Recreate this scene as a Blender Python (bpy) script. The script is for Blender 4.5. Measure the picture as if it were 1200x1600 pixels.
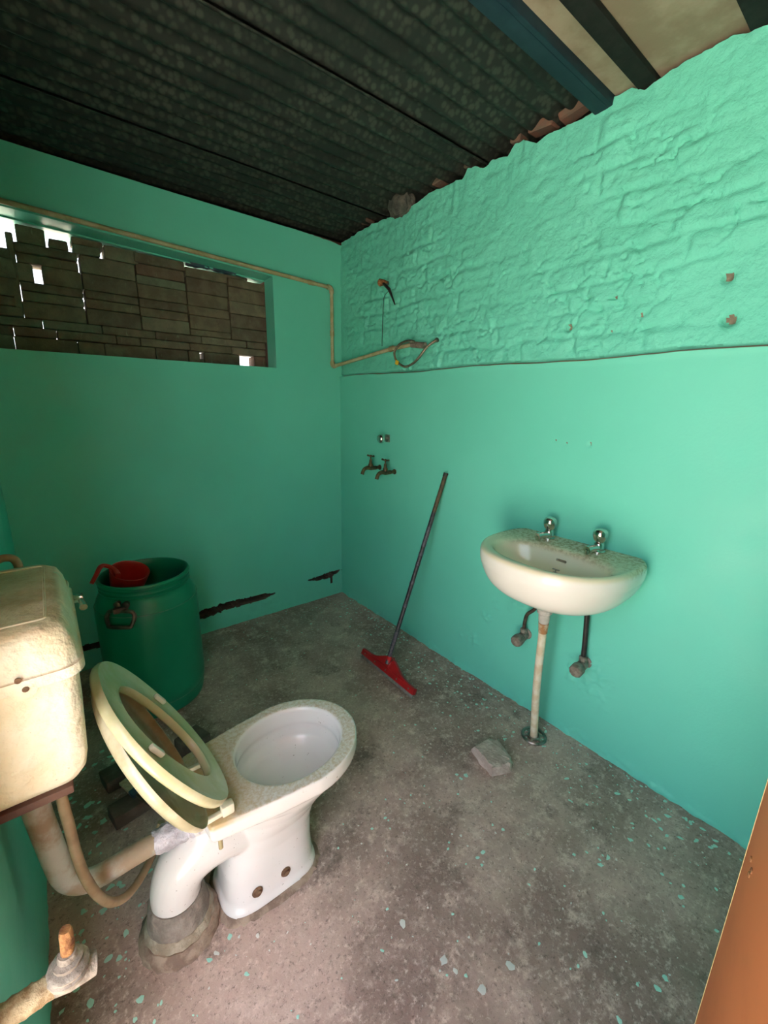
import bpy, bmesh, math, random
import numpy as np
from mathutils import Vector, Matrix
random.seed(7)
for o in list(bpy.data.objects): bpy.data.objects.remove(o)
scene = bpy.context.scene
COL = scene.collection
PI = math.pi

# ------------------------------------------------------------------ camera
CAM = Vector((-1.5676, -2.4325, 1.35)); YAW, PITCH, ROLL, FPX = .6771, -.2501, .0175, 657.3
fw = Vector((math.sin(YAW)*math.cos(PITCH), math.cos(YAW)*math.cos(PITCH), math.sin(PITCH)))
r0 = Vector((math.cos(YAW), -math.sin(YAW), 0)); u0 = r0.cross(fw)
rt = math.cos(ROLL)*r0 + math.sin(ROLL)*u0; up = -math.sin(ROLL)*r0 + math.cos(ROLL)*u0
cam = bpy.data.cameras.new('camera'); camo = bpy.data.objects.new('camera', cam); COL.objects.link(camo)
camo.matrix_world = Matrix(((rt.x, up.x, -fw.x, CAM.x), (rt.y, up.y, -fw.y, CAM.y), (rt.z, up.z, -fw.z, CAM.z), (0, 0, 0, 1)))
cam.sensor_fit = 'VERTICAL'; cam.sensor_height = 36; cam.sensor_width = 27; cam.lens = FPX/1600*36
cam.clip_start = .02
scene.camera = camo

# ------------------------------------------------------------------ light
scene.view_settings.view_transform = 'Standard'; scene.view_settings.look = 'None'
scene.view_settings.gamma = 1; scene.view_settings.use_curve_mapping = False
scene.view_settings.exposure = 2.65
world = bpy.data.worlds.new('sky'); scene.world = world; world.use_nodes = True
wn = world.node_tree.nodes; wl = world.node_tree.links; wn.clear()
wo = wn.new('ShaderNodeOutputWorld'); wb = wn.new('ShaderNodeBackground'); wt = wn.new('ShaderNodeTexSky')
wt.sky_type = 'NISHITA'; wt.sun_disc = False; wt.sun_elevation = math.radians(57); wt.sun_rotation = math.radians(164)
wt.air_density = 1.0; wt.dust_density = 3.0
wh = wn.new('ShaderNodeHueSaturation'); wh.inputs['Saturation'].default_value = .45; wl.new(wt.outputs[0], wh.inputs['Color']); wl.new(wh.outputs[0], wb.inputs[0]); wb.inputs[1].default_value = .22; wl.new(wb.outputs[0], wo.inputs[0])
sl = bpy.data.lights.new('sun_offscreen', 'SUN'); sl.energy = 13; sl.angle = .02; sl.color = (1, .95, .87)
so = bpy.data.objects.new('sun_offscreen', sl); COL.objects.link(so)
so.rotation_euler = Vector((-.18, .62, -1)).to_track_quat('-Z', 'Y').to_euler()
pl = bpy.data.lights.new('doorway_left_offscreen', 'AREA'); pl.shape = 'RECTANGLE'; pl.size = .85; pl.size_y = 2.14
pl.cycles.is_portal = True
po = bpy.data.objects.new('doorway_left_offscreen', pl); COL.objects.link(po)
po.location = (-1.862, -2.22, 1.07); po.rotation_euler = Vector((1, 0, 0)).to_track_quat('-Z', 'Y').to_euler()

# ------------------------------------------------------------------ helpers
def pray(px, py):
    return fw + rt*((px-600)/FPX) + up*((800-py)/FPX)
def hit(px, py, ax, val):            # photo pixel -> point on the plane axis = val
    d = pray(px, py); return CAM + d*((val-CAM[ax])/d[ax])

class NodeM:
    def __init__(s, name):
        s.m = bpy.data.materials.new(name); s.m.use_nodes = True
        s.n = s.m.node_tree.nodes; s.l = s.m.node_tree.links; s.n.clear()
        s.out = s.n.new('ShaderNodeOutputMaterial'); s.b = s.n.new('ShaderNodeBsdfPrincipled')
        s.l.new(s.b.outputs[0], s.out.inputs[0])
        tc = s.n.new('ShaderNodeTexCoord'); s.co = tc.outputs['Object']
        s.height = None
    def mapped(s, scale):
        mp = s.n.new('ShaderNodeMapping'); mp.inputs['Scale'].default_value = scale; s.l.new(s.co, mp.inputs[0]); return mp.outputs[0]
    def noise(s, scale, detail=4, rough=.55, dist=0, vec=None):
        t = s.n.new('ShaderNodeTexNoise'); t.inputs['Scale'].default_value = scale; t.inputs['Detail'].default_value = detail
        t.inputs['Roughness'].default_value = rough; t.inputs['Distortion'].default_value = dist
        s.l.new(vec or s.co, t.inputs['Vector']); return t.outputs[0]
    def voronoi(s, scale, feature='F1', vec=None, rnd=1):
        t = s.n.new('ShaderNodeTexVoronoi'); t.feature = feature; t.inputs['Scale'].default_value = scale
        t.inputs['Randomness'].default_value = rnd
        s.l.new(vec or s.co, t.inputs['Vector']); return t.outputs[0]
    def ramp(s, fac, a, b, va=0., vb=1.):
        t = s.n.new('ShaderNodeMapRange'); t.interpolation_type = 'SMOOTHSTEP'
        t.inputs[1].default_value = a; t.inputs[2].default_value = b; t.inputs[3].default_value = va; t.inputs[4].default_value = vb
        s.l.new(fac, t.inputs[0]); return t.outputs[0]
    def math(s, op, a, b):
        t = s.n.new('ShaderNodeMath'); t.operation = op
        for i, v in enumerate((a, b)):
            if isinstance(v, (int, float)): t.inputs[i].default_value = v
            else: s.l.new(v, t.inputs[i])
        return t.outputs[0]
    def mix(s, fac, a, b):
        t = s.n.new('ShaderNodeMix'); t.data_type = 'RGBA'
        if isinstance(fac, (int, float)): t.inputs[0].default_value = fac
        else: s.l.new(fac, t.inputs[0])
        for i, v in ((6, a), (7, b)):
            if isinstance(v, tuple): t.inputs[i].default_value = (*v, 1)
            else: s.l.new(v, t.inputs[i])
        return t.outputs[2]
    def sep(s):
        t = s.n.new('ShaderNodeSeparateXYZ'); s.l.new(s.co, t.inputs[0]); return t.outputs
    def normal_z(s):
        g = s.n.new('ShaderNodeNewGeometry'); t = s.n.new('ShaderNodeSeparateXYZ'); s.l.new(g.outputs['Normal'], t.inputs[0]); return t.outputs[2]
    def set(s, color, rough=.6, metal=0., spec=.5, coat=0):
        if isinstance(color, tuple): s.b.inputs['Base Color'].default_value = (*color, 1)
        else: s.l.new(color, s.b.inputs['Base Color'])
        if isinstance(rough, (int, float)): s.b.inputs['Roughness'].default_value = rough
        else: s.l.new(rough, s.b.inputs['Roughness'])
        s.b.inputs['Metallic'].default_value = metal; s.b.inputs['Specular IOR Level'].default_value = spec
        s.b.inputs['Coat Weight'].default_value = coat
        return s.m
    def bump(s, h, strength=.3, dist=.01):
        t = s.n.new('ShaderNodeBump'); t.inputs['Strength'].default_value = strength; t.inputs['Distance'].default_value = dist
        s.l.new(h, t.inputs['Height'])
        if s.height is not None: s.l.new(s.height, t.inputs['Normal'])
        s.height = t.outputs[0]; s.l.new(s.height, s.b.inputs['Normal'])

M = {}
def simple(name, c1, c2=None, scale=12, rough=.55, metal=0., bump=0., bscale=60, spec=.5, lo=.4, hi=.62, bdist=.004):
    k = NodeM(name)
    col = c1 if c2 is None else k.mix(k.ramp(k.noise(scale, 5, .6), lo, hi), c1, c2)
    k.set(col, rough, metal, spec)
    if bump: k.bump(k.noise(bscale, 4, .6), bump, bdist)
    M[name] = k.m; return k.m

# painted wall: turquoise emulsion, orange-peel relief, faint blotches
def wall_mat(name, coarse):
    k = NodeM(name)
    base = k.mix(k.ramp(k.noise(1.7, 3), .3, .7), (.145, .650, .510), (.160, .680, .540))
    base = k.mix(k.ramp(k.noise(9, 5, .65), .62, .8, 0, .35), base, (.18, .70, .575))
    k.set(base, k.ramp(k.noise(5, 3), .3, .7, .42, .6), 0, .4)
    k.bump(k.noise(110, 3, .6), .16 if not coarse else .22, .003)
    k.bump(k.noise(28, 6, .7), .12 if not coarse else .7, .006 if not coarse else .012)
    M[name] = k.m
wall_mat('paint_smooth', False); wall_mat('paint_rough', True)
simple('chipped_plaster', (.20, .17, .13), (.28, .23, .17), 60, .95)
simple('ledge_plaster', (.24, .22, .16), (.30, .22, .13), 4, .9)
simple('soil', (.13, .095, .07), (.20, .15, .11), 30, .95, bump=.6, bscale=40)
simple('raw_brick', (.19, .095, .065), (.14, .10, .075), 18, .9, bump=.6, bscale=50)
simple('cream_ceiling', (.26, .205, .14), (.36, .30, .22), 6, .85, bump=.3, bscale=25)
simple('outside_render', (.72, .68, .60), (.78, .74, .66), 2, .95)
simple('outside_ground', (.42, .36, .29), (.5, .45, .37), 2, .95)

# floor
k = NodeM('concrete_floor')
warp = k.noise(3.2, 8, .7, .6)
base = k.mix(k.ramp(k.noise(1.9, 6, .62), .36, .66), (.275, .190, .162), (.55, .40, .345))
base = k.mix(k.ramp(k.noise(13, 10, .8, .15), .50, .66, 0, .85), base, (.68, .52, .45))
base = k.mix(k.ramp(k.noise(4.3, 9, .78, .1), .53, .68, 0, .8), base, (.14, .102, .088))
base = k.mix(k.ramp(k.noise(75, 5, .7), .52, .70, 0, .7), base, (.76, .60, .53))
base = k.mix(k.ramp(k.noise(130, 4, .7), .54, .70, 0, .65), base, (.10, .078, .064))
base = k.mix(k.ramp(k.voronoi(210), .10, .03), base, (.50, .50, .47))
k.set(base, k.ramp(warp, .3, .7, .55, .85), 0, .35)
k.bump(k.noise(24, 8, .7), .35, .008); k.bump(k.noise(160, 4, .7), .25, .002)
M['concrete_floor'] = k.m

# corrugated sheet: old, mottled galvanised iron
k = NodeM('galvanised_sheet')
sp = k.ramp(k.voronoi(46), .25, .62)
c = k.mix(sp, (.062, .070, .058), (.024, .031, .027))
c = k.mix(k.ramp(k.noise(3, 5), .45, .7), c, (.018, .023, .021))
k.set(c, .62, .35, .4); k.bump(k.noise(60, 4), .2, .003); M['galvanised_sheet'] = k.m

# ceramics
k = NodeM('toilet_ceramic')
nz = k.normal_z()
c = k.mix(k.ramp(k.noise(3, 3), .35, .7), (.72, .71, .69), (.80, .79, .77))
d = k.math('MULTIPLY', k.ramp(nz, .75, .95), k.ramp(k.noise(95, 6, .75), .38, .62, .15, .8))
zz = k.sep()[2]; xx = k.sep()[0]
d = k.math('MULTIPLY', d, k.ramp(zz, .385, .395))
c = k.mix(d, c, (.52, .41, .25))
stain = k.math('MULTIPLY', k.math('MULTIPLY', k.ramp(xx, -.02, -.16), k.ramp(zz, .385, .395)), k.ramp(k.noise(9, 5, .6), .3, .6, .25, .9))
c = k.mix(stain, c, (.55, .40, .19))
c = k.mix(k.math('MULTIPLY', k.ramp(k.noise(120, 3, .6), .66, .74), k.ramp(k.noise(7, 2), .35, .6)), c, (.20, .17, .12))
k.set(c, .16, 0, .5); M['toilet_ceramic'] = k.m

k = NodeM('basin_ceramic')
nz = k.normal_z(); xx, yy, zz = k.sep()
c = k.mix(k.ramp(k.noise(4, 3), .35, .7), (.81, .79, .73), (.85, .83, .78))
top = k.ramp(zz, .185, .205)
c = k.mix(k.math('MULTIPLY', k.ramp(nz, .0, .5), .70), c, (.72, .64, .40))
dirt = k.math('MULTIPLY', k.math('MULTIPLY', top, k.ramp(xx, -.26, -.04)), k.ramp(k.noise(70, 6, .75), .40, .62, .1, .9))
c = k.mix(dirt, c, (.30, .23, .11))
c = k.mix(k.math('MULTIPLY', k.math('MULTIPLY', k.ramp(nz, .5, .7), k.ramp(k.voronoi(28), .2, .12)), k.ramp(k.noise(5, 2), .6, .68)), c, (.25, .6, .47))
k.set(c, .14, 0, .5); M['basin_ceramic'] = k.m

k = NodeM('cistern_paint')
nz = k.normal_z()
c = k.mix(k.ramp(k.noise(6, 5, .6), .35, .68), (.76, .68, .46), (.85, .82, .68))
c = k.mix(k.math('MULTIPLY', k.ramp(nz, .5, .85), k.ramp(k.noise(8, 6, .7), .32, .62, .35, .9)), c, (.40, .27, .13))
c = k.mix(k.ramp(k.noise(90, 4, .7), .66, .75, 0, .7), c, (.34, .24, .13))
c = k.mix(k.math('MULTIPLY', k.ramp(k.noise(13, 3, .5), .68, .72), .85), c, (.42, .62, .44))
k.set(c, .55, 0, .4); k.bump(k.noise(24, 4, .55), .75, .016); k.bump(k.noise(90, 4, .6), .12, .003); M['cistern_paint'] = k.m

k = NodeM('drum_plastic')
c = k.mix(k.ramp(k.noise(2.5, 4), .35, .7), (.004, .20, .105), (.010, .24, .135))
c = k.mix(k.ramp(k.noise(60, 5, .7), .62, .8, 0, .35), c, (.14, .26, .19))
k.set(c, .38, 0, .45); k.bump(k.noise(40, 3), .06, .003); M['drum_plastic'] = k.m
simple('drum_rib', (.05, .24, .15), (.12, .27, .18), 30, .5)
simple('seat_plastic', (.55, .53, .30), (.64, .61, .42), 9, .22, bump=.05, bscale=30)
simple('lid_plastic', (.42, .38, .24), (.62, .58, .42), 8, .25)
simple('seat_edge', (.78, .76, .62), None, rough=.25)
simple('chrome', (.72, .71, .68), (.55, .53, .48), 30, .2, 1.0)
simple('chrome_dull', (.36, .34, .30), (.22, .20, .17), 40, .36, .9, bump=.2, bscale=90)
simple('brass_old', (.20, .135, .06), (.09, .07, .045), 60, .45, .8, bump=.3, bscale=120)
simple('grey_valve', (.30, .26, .22), (.18, .15, .12), 60, .55, .3, bump=.4, bscale=120)
simple('copper_dark', (.060, .045, .036), (.14, .10, .075), 40, .45, .5)
simple('black_rubber', (.012, .012, .012), (.03, .028, .026), 30, .5)
simple('rust', (.17, .065, .022), (.34, .17, .06), 45, .9, bump=.9, bscale=90, bdist=.006)
simple('rust_pale', (.23, .15, .07), (.44, .36, .22), 35, .9, bump=.9, bscale=70, bdist=.008)
simple('rust_grey', (.20, .17, .14), (.34, .30, .25), 35, .85, bump=.8, bscale=80, bdist=.006)
simple('pvc_cream', (.42, .36, .19), (.54, .48, .30), 14, .45)
simple('pvc_dark', (.30, .25, .13), None, rough=.5)
simple('waste_pipe', (.66, .55, .37), (.78, .72, .58), 20, .45, bump=.2, bscale=60)
simple('waste_nut', (.48, .46, .42), (.6, .56, .5), 30, .5)
simple('rust_ring', (.36, .17, .065), (.58, .45, .30), 40, .7)
simple('flush_pipe', (.50, .53, .48), (.36, .29, .20), 11, .6, bump=.4, bscale=50, lo=.42, hi=.6)
simple('tape_wrap', (.62, .62, .68), (.40, .40, .44), 30, .35, bump=.8, bscale=45, bdist=.01)
simple('hose_tan', (.24, .17, .09), (.32, .24, .14), 15, .6)
simple('cement', (.19, .165, .14), (.30, .265, .225), 22, .95, bump=.9, bscale=45, bdist=.012)
simple('cement_pale', (.44, .39, .30), (.30, .25, .18), 28, .95, bump=.9, bscale=60, bdist=.010)
simple('cement_brown', (.20, .14, .105), (.36, .28, .21), 25, .95, bump=.7, bscale=45, bdist=.008)
simple('bracket_brown', (.075, .03, .022), (.13, .07, .05), 12, .7, bump=.3)
simple('red_plastic', (.46, .016, .018), (.36, .012, .016), 12, .35)
simple('red_cup', (.50, .020, .014), (.42, .018, .012), 12, .3)
simple('rubber_grey', (.24, .23, .20), (.16, .155, .14), 30, .7)
simple('pole_black', (.016, .018, .024), (.05, .05, .055), 60, .4)
simple('pole_tape', (.10, .10, .12), (.045, .05, .065), 90, .4)
simple('pole_wood', (.10, .065, .03), (.05, .035, .02), 50, .5)
simple('stone_pink', (.42, .33, .285), (.56, .47, .41), 18, .95, bump=.8, bscale=50, bdist=.012)
simple('stone_dark', (.06, .068, .06), (.12, .12, .10), 18, .95, bump=.9, bscale=40, bdist=.012)
simple('floor_brick', (.085, .062, .048), (.14, .105, .08), 16, .95, bump=.6, bscale=50)
simple('door_brown', (.36, .105, .026), (.42, .13, .036), 5, .6, bump=.12, bscale=30)
simple('door_edge', (.55, .42, .2), None, rough=.6)
simple('beam_blue', (.010, .030, .048), (.016, .042, .060), 8, .6, spec=.3, bump=.3, bscale=20)
simple('beam_black', (.012, .014, .013), (.020, .022, .020), 20, .9, spec=.25, bump=.3)
simple('paint_drop', (.50, .80, .70), (.36, .70, .60), 6, .5)
simple('paint_drop_pale', (.74, .73, .68), (.60, .62, .60), 6, .6)
simple('yellow_tag', (.72, .48, .01), (.6, .38, .01), 20, .4)
simple('braid', (.30, .27, .20), (.16, .14, .10), 200, .35, .7)
simple('bristle', (.40, .34, .22), (.28, .23, .14), 120, .8)
simple('brush_blue', (.02, .05, .085), (.04, .07, .10), 20, .5)
simple('soap_white', (.75, .74, .71), None, rough=.3)
simple('bolt_rust', (.14, .075, .04), (.22, .13, .075), 60, .8, bump=.5, bscale=150)
simple('mark_grey', (.30, .32, .27), None, rough=.4)
simple('wire_black', (.015, .03, .025), None, rough=.6)
# infill brick: grimy dark clay, five tints
def brick_mat(i, a, b):
    k = NodeM('infill_brick_%d' % i)
    c = k.mix(k.ramp(k.noise(14, 5, .65), .38, .64), a, b)
    st = k.mapped((60, 60, 14))
    c = k.mix(k.ramp(k.noise(1, 3, .5, .6, st), .66, .74, 0, .5), c, (.30, .32, .24))
    k.set(c, .92, 0, .25); k.bump(k.noise(45, 6, .7), .6, .008); M['infill_brick_%d' % i] = k.m
for i, (a, b) in enumerate((((.15, .125, .086), (.21, .176, .12)), ((.165, .112, .082), (.21, .145, .105)), ((.165, .15, .107), (.235, .215, .15)), ((.12, .10, .072), (.178, .15, .108)), ((.145, .155, .112), (.195, .215, .157)))):
    brick_mat(i, a, b)

OFF = {}
def link(o): COL.objects.link(o); return o
def thing(name, label, cat, loc, group=None):
    o = bpy.data.objects.new(name, None); link(o); o.location = loc; o.empty_display_size = .05
    o['label'] = label; o['category'] = cat
    if group: o['group'] = group
    OFF[o.name] = Vector(loc); return o
def finish(o, smooth=True, angle=40):
    me = o.data
    if smooth:
        me.polygons.foreach_set('use_smooth', [True]*len(me.polygons))
        try: me.set_sharp_from_angle(angle=math.radians(angle))
        except Exception: pass
def obj(name, bm, mat, parent=None, base=None, smooth=True, angle=40, mats=None):
    """bm in world coordinates; parts are shifted into their thing's frame"""
    off = OFF.get(parent.name, Vector((0, 0, 0))) if parent is not None else Vector(base or (0, 0, 0))
    bmesh.ops.recalc_face_normals(bm, faces=bm.faces)
    if off.length: bmesh.ops.translate(bm, verts=bm.verts, vec=-off)
    me = bpy.data.meshes.new(name); bm.to_mesh(me); bm.free()
    o = bpy.data.objects.new(name, me); link(o)
    if parent is not None: o.parent = parent
    else: o.location = off
    OFF[o.name] = off
    for m in (mats or [mat]): me.materials.append(M[m])
    finish(o, smooth, angle); return o
def tag(o, label, cat, group=None, kind=None):
    o['label'] = label; o['category'] = cat
    if group: o['group'] = group
    if kind: o['kind'] = kind
    return o
def struct(o, label, cat='wall'):
    o['kind'] = 'structure'; o['label'] = label; o['category'] = cat; return o

def box(bm, a, b, bev=0., seg=2, rot=None, piv=None, jit=0.):
    a, b = Vector(a), Vector(b)
    g = bmesh.ops.create_cube(bm, size=1)
    vs = g['verts']; c = (a+b)/2; d = b-a
    for v in vs: v.co = Vector((v.co.x*d.x+c.x, v.co.y*d.y+c.y, v.co.z*d.z+c.z)) + Vector([random.uniform(-jit, jit) for _ in range(3)])
    if bev:
        es = list({e for v in vs for e in v.link_edges})
        r = bmesh.ops.bevel(bm, geom=es, offset=bev, segments=seg, profile=.5, affect='EDGES')
        vs = list({v for f in r['faces'] for v in f.verts} | {v for v in vs if v.is_valid})
        # all verts of this island
        seen = set(vs); st = list(vs)
        while st:
            v = st.pop()
            for e in v.link_edges:
                w = e.other_vert(v)
                if w not in seen: seen.add(w); st.append(w)
        vs = list(seen)
    if rot is not None: bmesh.ops.rotate(bm, verts=vs, cent=piv or c, matrix=rot)
    return vs
def loft(bm, rings, cap0=True, cap1=True, closed=True):
    rows = [[bm.verts.new(p) for p in r] for r in rings]
    n = len(rows[0])
    for a, b in zip(rows[:-1], rows[1:]):
        for i in range(n if closed else n-1):
            j = (i+1) % n; bm.faces.new((a[i], a[j], b[j], b[i]))
    if cap0: bm.faces.new(rows[0][::-1])
    if cap1: bm.faces.new(rows[-1])
    return rows
def catmull(pts, sub=6):
    pts = [Vector(p) for p in pts]; out = []
    for i in range(len(pts)-1):
        p0 = pts[max(i-1, 0)]; p1 = pts[i]; p2 = pts[i+1]; p3 = pts[min(i+2, len(pts)-1)]
        for k in range(sub):
            t = k/sub; out.append(.5*((2*p1)+(p2-p0)*t+(2*p0-5*p1+4*p2-p3)*t*t+(3*p1-p0-3*p2+p3)*t**3))
    out.append(pts[-1]); return out
def tube(bm, path, r, n=12, cap=True, spline=0):
    path = catmull(path, spline) if spline else [Vector(p) for p in path]
    m = len(path)
    if callable(r): rad = [r(i/(m-1)) for i in range(m)]
    elif isinstance(r, (list, tuple)): rad = [float(np.interp(i/(m-1), np.linspace(0, 1, len(r)), r)) for i in range(m)]
    else: rad = [r]*m
    t0 = (path[1]-path[0]).normalized(); a = t0.orthogonal().normalized(); rings = []
    for i in range(m):
        t = (path[min(i+1, m-1)]-path[max(i-1, 0)]).normalized()
        a = (a - t*a.dot(t)).normalized(); b = t.cross(a)
        rings.append([path[i]+(a*math.cos(2*PI*q/n)+b*math.sin(2*PI*q/n))*rad[i] for q in range(n)])
    loft(bm, rings, cap, cap); return path
def lathe(bm, prof, c, axis=(0, 0, 1), n=24, wob=0.):
    ax = Vector(axis).normalized(); a = ax.orthogonal().normalized(); b = ax.cross(a); c = Vector(c)
    rings = []
    for r, h in prof:
        rings.append([c+ax*h+(a*math.cos(2*PI*q/n)+b*math.sin(2*PI*q/n))*max(r*(1+wob*math.sin(q*2.3+h*90)), 1e-4) for q in range(n)])
    loft(bm, rings, True, True)
NB = lambda: bmesh.new()

# numpy value noise
rng = np.random.RandomState(3); TAB = rng.rand(256, 256)
def vn(x, y, seed=0):
    x = np.asarray(x, float)+seed*17.31; y = np.asarray(y, float)+seed*9.77
    xi = np.floor(x).astype(int); yi = np.floor(y).astype(int); fx = x-xi; fy = y-yi
    fx = fx*fx*(3-2*fx); fy = fy*fy*(3-2*fy)
    g = lambda i, j: TAB[i % 256, j % 256]
    return (g(xi, yi)*(1-fx)+g(xi+1, yi)*fx)*(1-fy)+(g(xi, yi+1)*(1-fx)+g(xi+1, yi+1)*fx)*fy
def fbm(x, y, o=4, seed=0):
    s = 0; a = .5; t = 0
    for i in range(o): s = s+a*vn(x*2**i, y*2**i, seed+i); t += a; a *= .55
    return s/t-.5
def sstep(a, b, x): t = np.clip((x-a)/(b-a), 0, 1); return t*t*(3-2*t)
def grid_mesh(name, X, Y, Z, keep=None):
    n, m = X.shape; me = bpy.data.meshes.new(name)
    V = np.stack([X, Y, Z], -1).reshape(-1, 3)
    idx = np.arange(n*m).reshape(n, m)
    Fq = np.stack([idx[:-1, :-1], idx[1:, :-1], idx[1:, 1:], idx[:-1, 1:]], -1).reshape(-1, 4)
    if keep is not None: Fq = Fq[keep.reshape(-1)]
    me.vertices.add(len(V)); me.vertices.foreach_set('co', V.ravel().astype(np.float32))
    me.loops.add(len(Fq)*4); me.loops.foreach_set('vertex_index', Fq.ravel().astype(np.int32))
    me.polygons.add(len(Fq)); me.polygons.foreach_set('loop_start', np.arange(0, len(Fq)*4, 4, dtype=np.int32))
    me.polygons.foreach_set('loop_total', np.full(len(Fq), 4, dtype=np.int32))
    me.update(calc_edges=True); me.validate(); return me

# ================================================================== SETTING
XL, YF, ZR = -1.742, -2.66, 2.345      # left wall, front wall, roof level
DY0, DY1, DZ = -2.645, -1.795, 2.14        # doorway in the left wall, beside the camera
# floor
gx = np.arange(-1.95, .2001, .0125); gy = np.arange(-2.66, .2001, .0125)
X, Y = np.meshgrid(gx, gy, indexing='ij')
Z = .006*fbm(X*3, Y*3, 3, 5)+.003*fbm(X*14, Y*14, 3, 8)
Z = Z-.0035
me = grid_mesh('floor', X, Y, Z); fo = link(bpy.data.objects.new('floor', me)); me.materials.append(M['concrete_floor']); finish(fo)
struct(fo, 'stained brown grey concrete floor with paint spots', 'floor')
bm = NB(); box(bm, (-30, -32, -.30), (30, 30, -.06)); g = obj('outside_ground', bm, 'outside_ground', smooth=False)
struct(g, 'pale dusty ground outside the doorway', 'ground')

# ---- right wall: plaster below, painted brickwork above, broken top edge
topx = [(530, 378), (545, 370), (560, 360), (575, 352), (600, 341), (620, 330), (645, 318), (668, 300), (700, 286), (720, 278), (728, 262), (740, 258), (752, 262), (765, 248), (790, 243), (803, 222), (815, 216), (835, 221), (855, 206), (880, 196), (900, 186), (918, 176), (945, 166), (957, 150), (985, 134), (1003, 138), (1030, 118), (1045, 106), (1062, 96), (1110, 72), (1145, 50), (1170, 45), (1200, 36)]
tp = [hit(a, b, 0, 0.) for a, b in topx]
ty = np.array([-q.y for q in tp]); tz = np.array([q.z for q in tp])
dy = .0065
gy = np.arange(0, 2.66, dy)
top = np.interp(gy, ty, tz)+.012*fbm(gy*30, gy*0, 3, 2)
ZL = 1.519
nl, nu = 235, 125
def ledge(y): return ZL+.004*np.sin(y*7)+.006*fbm(y*9, y*0, 3, 4)
Yg = np.repeat(gy[:, None], nl+nu+1, 1); Zg = np.zeros_like(Yg)
lz = ledge(gy)
tl = np.linspace(0, 1, nl); Zg[:, :nl] = tl[None, :]*lz[:, None]-.01*(1-tl[None, :])
tu = np.linspace(0, 1, nu+1); Zg[:, nl:] = (lz[:, None]+.0015)+tu[None, :]*(top[:, None]-lz[:, None]-.0015)
Zg[:, nl:] += 0
# brick relief of the upper part
wy = Yg+.060*fbm(Yg*5, Zg*6, 4, 11); wz = Zg+.045*fbm(Yg*4, Zg*5, 4, 13)
ch = .084; row = np.floor((wz-ZL)/ch).astype(int); fz = (wz-ZL)/ch-row
bl = .225; u = wy/bl+.5*(row % 2)+.13*np.sin(row*2.7); col = np.floor(u).astype(int); fu = u-col
edge = np.minimum(np.minimum(fz, 1-fz)*ch, np.minimum(fu, 1-fu)*bl)
br = sstep(.0, .020, edge+.010*fbm(Yg*30, Zg*30, 2, 17))
rnd = TAB[(row*31+7) % 256, (col*17+3) % 256]; rn2 = TAB[(row*13+70) % 256, (col*7+90) % 256]
mask = sstep(-.10, .16, fbm(Yg*3.2, Zg*3.6, 3, 21)+.01)*(1-.55*sstep(.85, .55, Yg)*0)
rel = br*(.007+.009*(rnd-.3)+.006*(rn2-.5)*(fu-.5)*2)*(.12+.88*mask)
rel += .015*fbm(Yg*5, Zg*5, 4, 31)+.010*fbm(Yg*26, Zg*30, 3, 37)
crk = np.abs(fbm(Yg*7+.6*fbm(Yg*5, Zg*5, 2, 3), Zg*11, 4, 41)); rel -= .010*sstep(.028, .0, crk)*mask
drip = fbm(Yg*40, Zg*5, 3, 51); rel += .012*np.clip(drip, -.1, .3)*sstep(2.0, 2.3, Zg)
rel = rel*sstep(-.01, .03, Zg-lz[:, None])
upper = (np.arange(nl+nu+1) >= nl)[None, :]
low = .004*fbm(Yg*1.6, Zg*1.6, 3, 61)
low += .030*np.clip(fbm(Yg*26, Zg*26, 4, 66), -.05, .4)*sstep(.060, .0, Zg)
# peeling patches beside the two angle valves and low on the wall
for cy_, cz_, ry, rz_ in ((1.83, .33, .06, .10), (1.45, .47, .05, .035), (1.34, .44, .03, .03), (1.62, .42, .03, .03), (1.74, .30, .03, .05), (1.22, .20, .09, .04), (1.30, .36, .05, .03)):
    w = np.exp(-((Yg-cy_)/ry)**2-((Zg-cz_)/rz_)**2); low += w*.034*np.clip(fbm(Yg*55, Zg*55, 3, 71)+.02, 0, .5)
rel = rel*.95+.008*fbm(Yg*45, Zg*40, 3, 141)*mask; rel[:, nl:nl+2] = -.016; depth = np.where(upper, -.013+rel, low)
lip = sstep(.022, .0, lz[:, None]-Zg)*(~upper); depth = depth+lip*.004
# knocked holes
hole = np.zeros_like(depth)
for hx, hy, hr in ((885, 512, .014), (1135, 432, .013), (1136, 500, .016), (951, 519, .006), (921, 695, .006), (885, 693, .004), (1000, 493, .006), (960, 465, .006), (868, 689, .003), (986, 699, .003)):
    q = hit(hx, hy, 0, 0); w = np.exp(-((((Yg+q.y)**2+(Zg-q.z)**2)/hr**2)**1.6)); depth -= w*min(.03, hr*2); hole = np.maximum(hole, w)
XW = -depth
me = grid_mesh('wall_right', XW, -Yg, Zg)
wr = link(bpy.data.objects.new('wall_right', me)); [me.materials.append(M[x_]) for x_ in ('paint_rough', 'paint_smooth', 'ledge_plaster', 'chipped_plaster')]
mi = np.zeros((len(gy)-1, nl+nu), int); mi[:, :nl-1] = 1; mi[:, nl-1:nl+1] = 2; mi[hole[:-1, :-1] > .62] = 3
me.polygons.foreach_set('material_index', mi.ravel().astype(np.int32)); finish(wr, True, 75)
struct(wr, 'turquoise wall with lumpy painted brick above smooth plaster')
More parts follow.
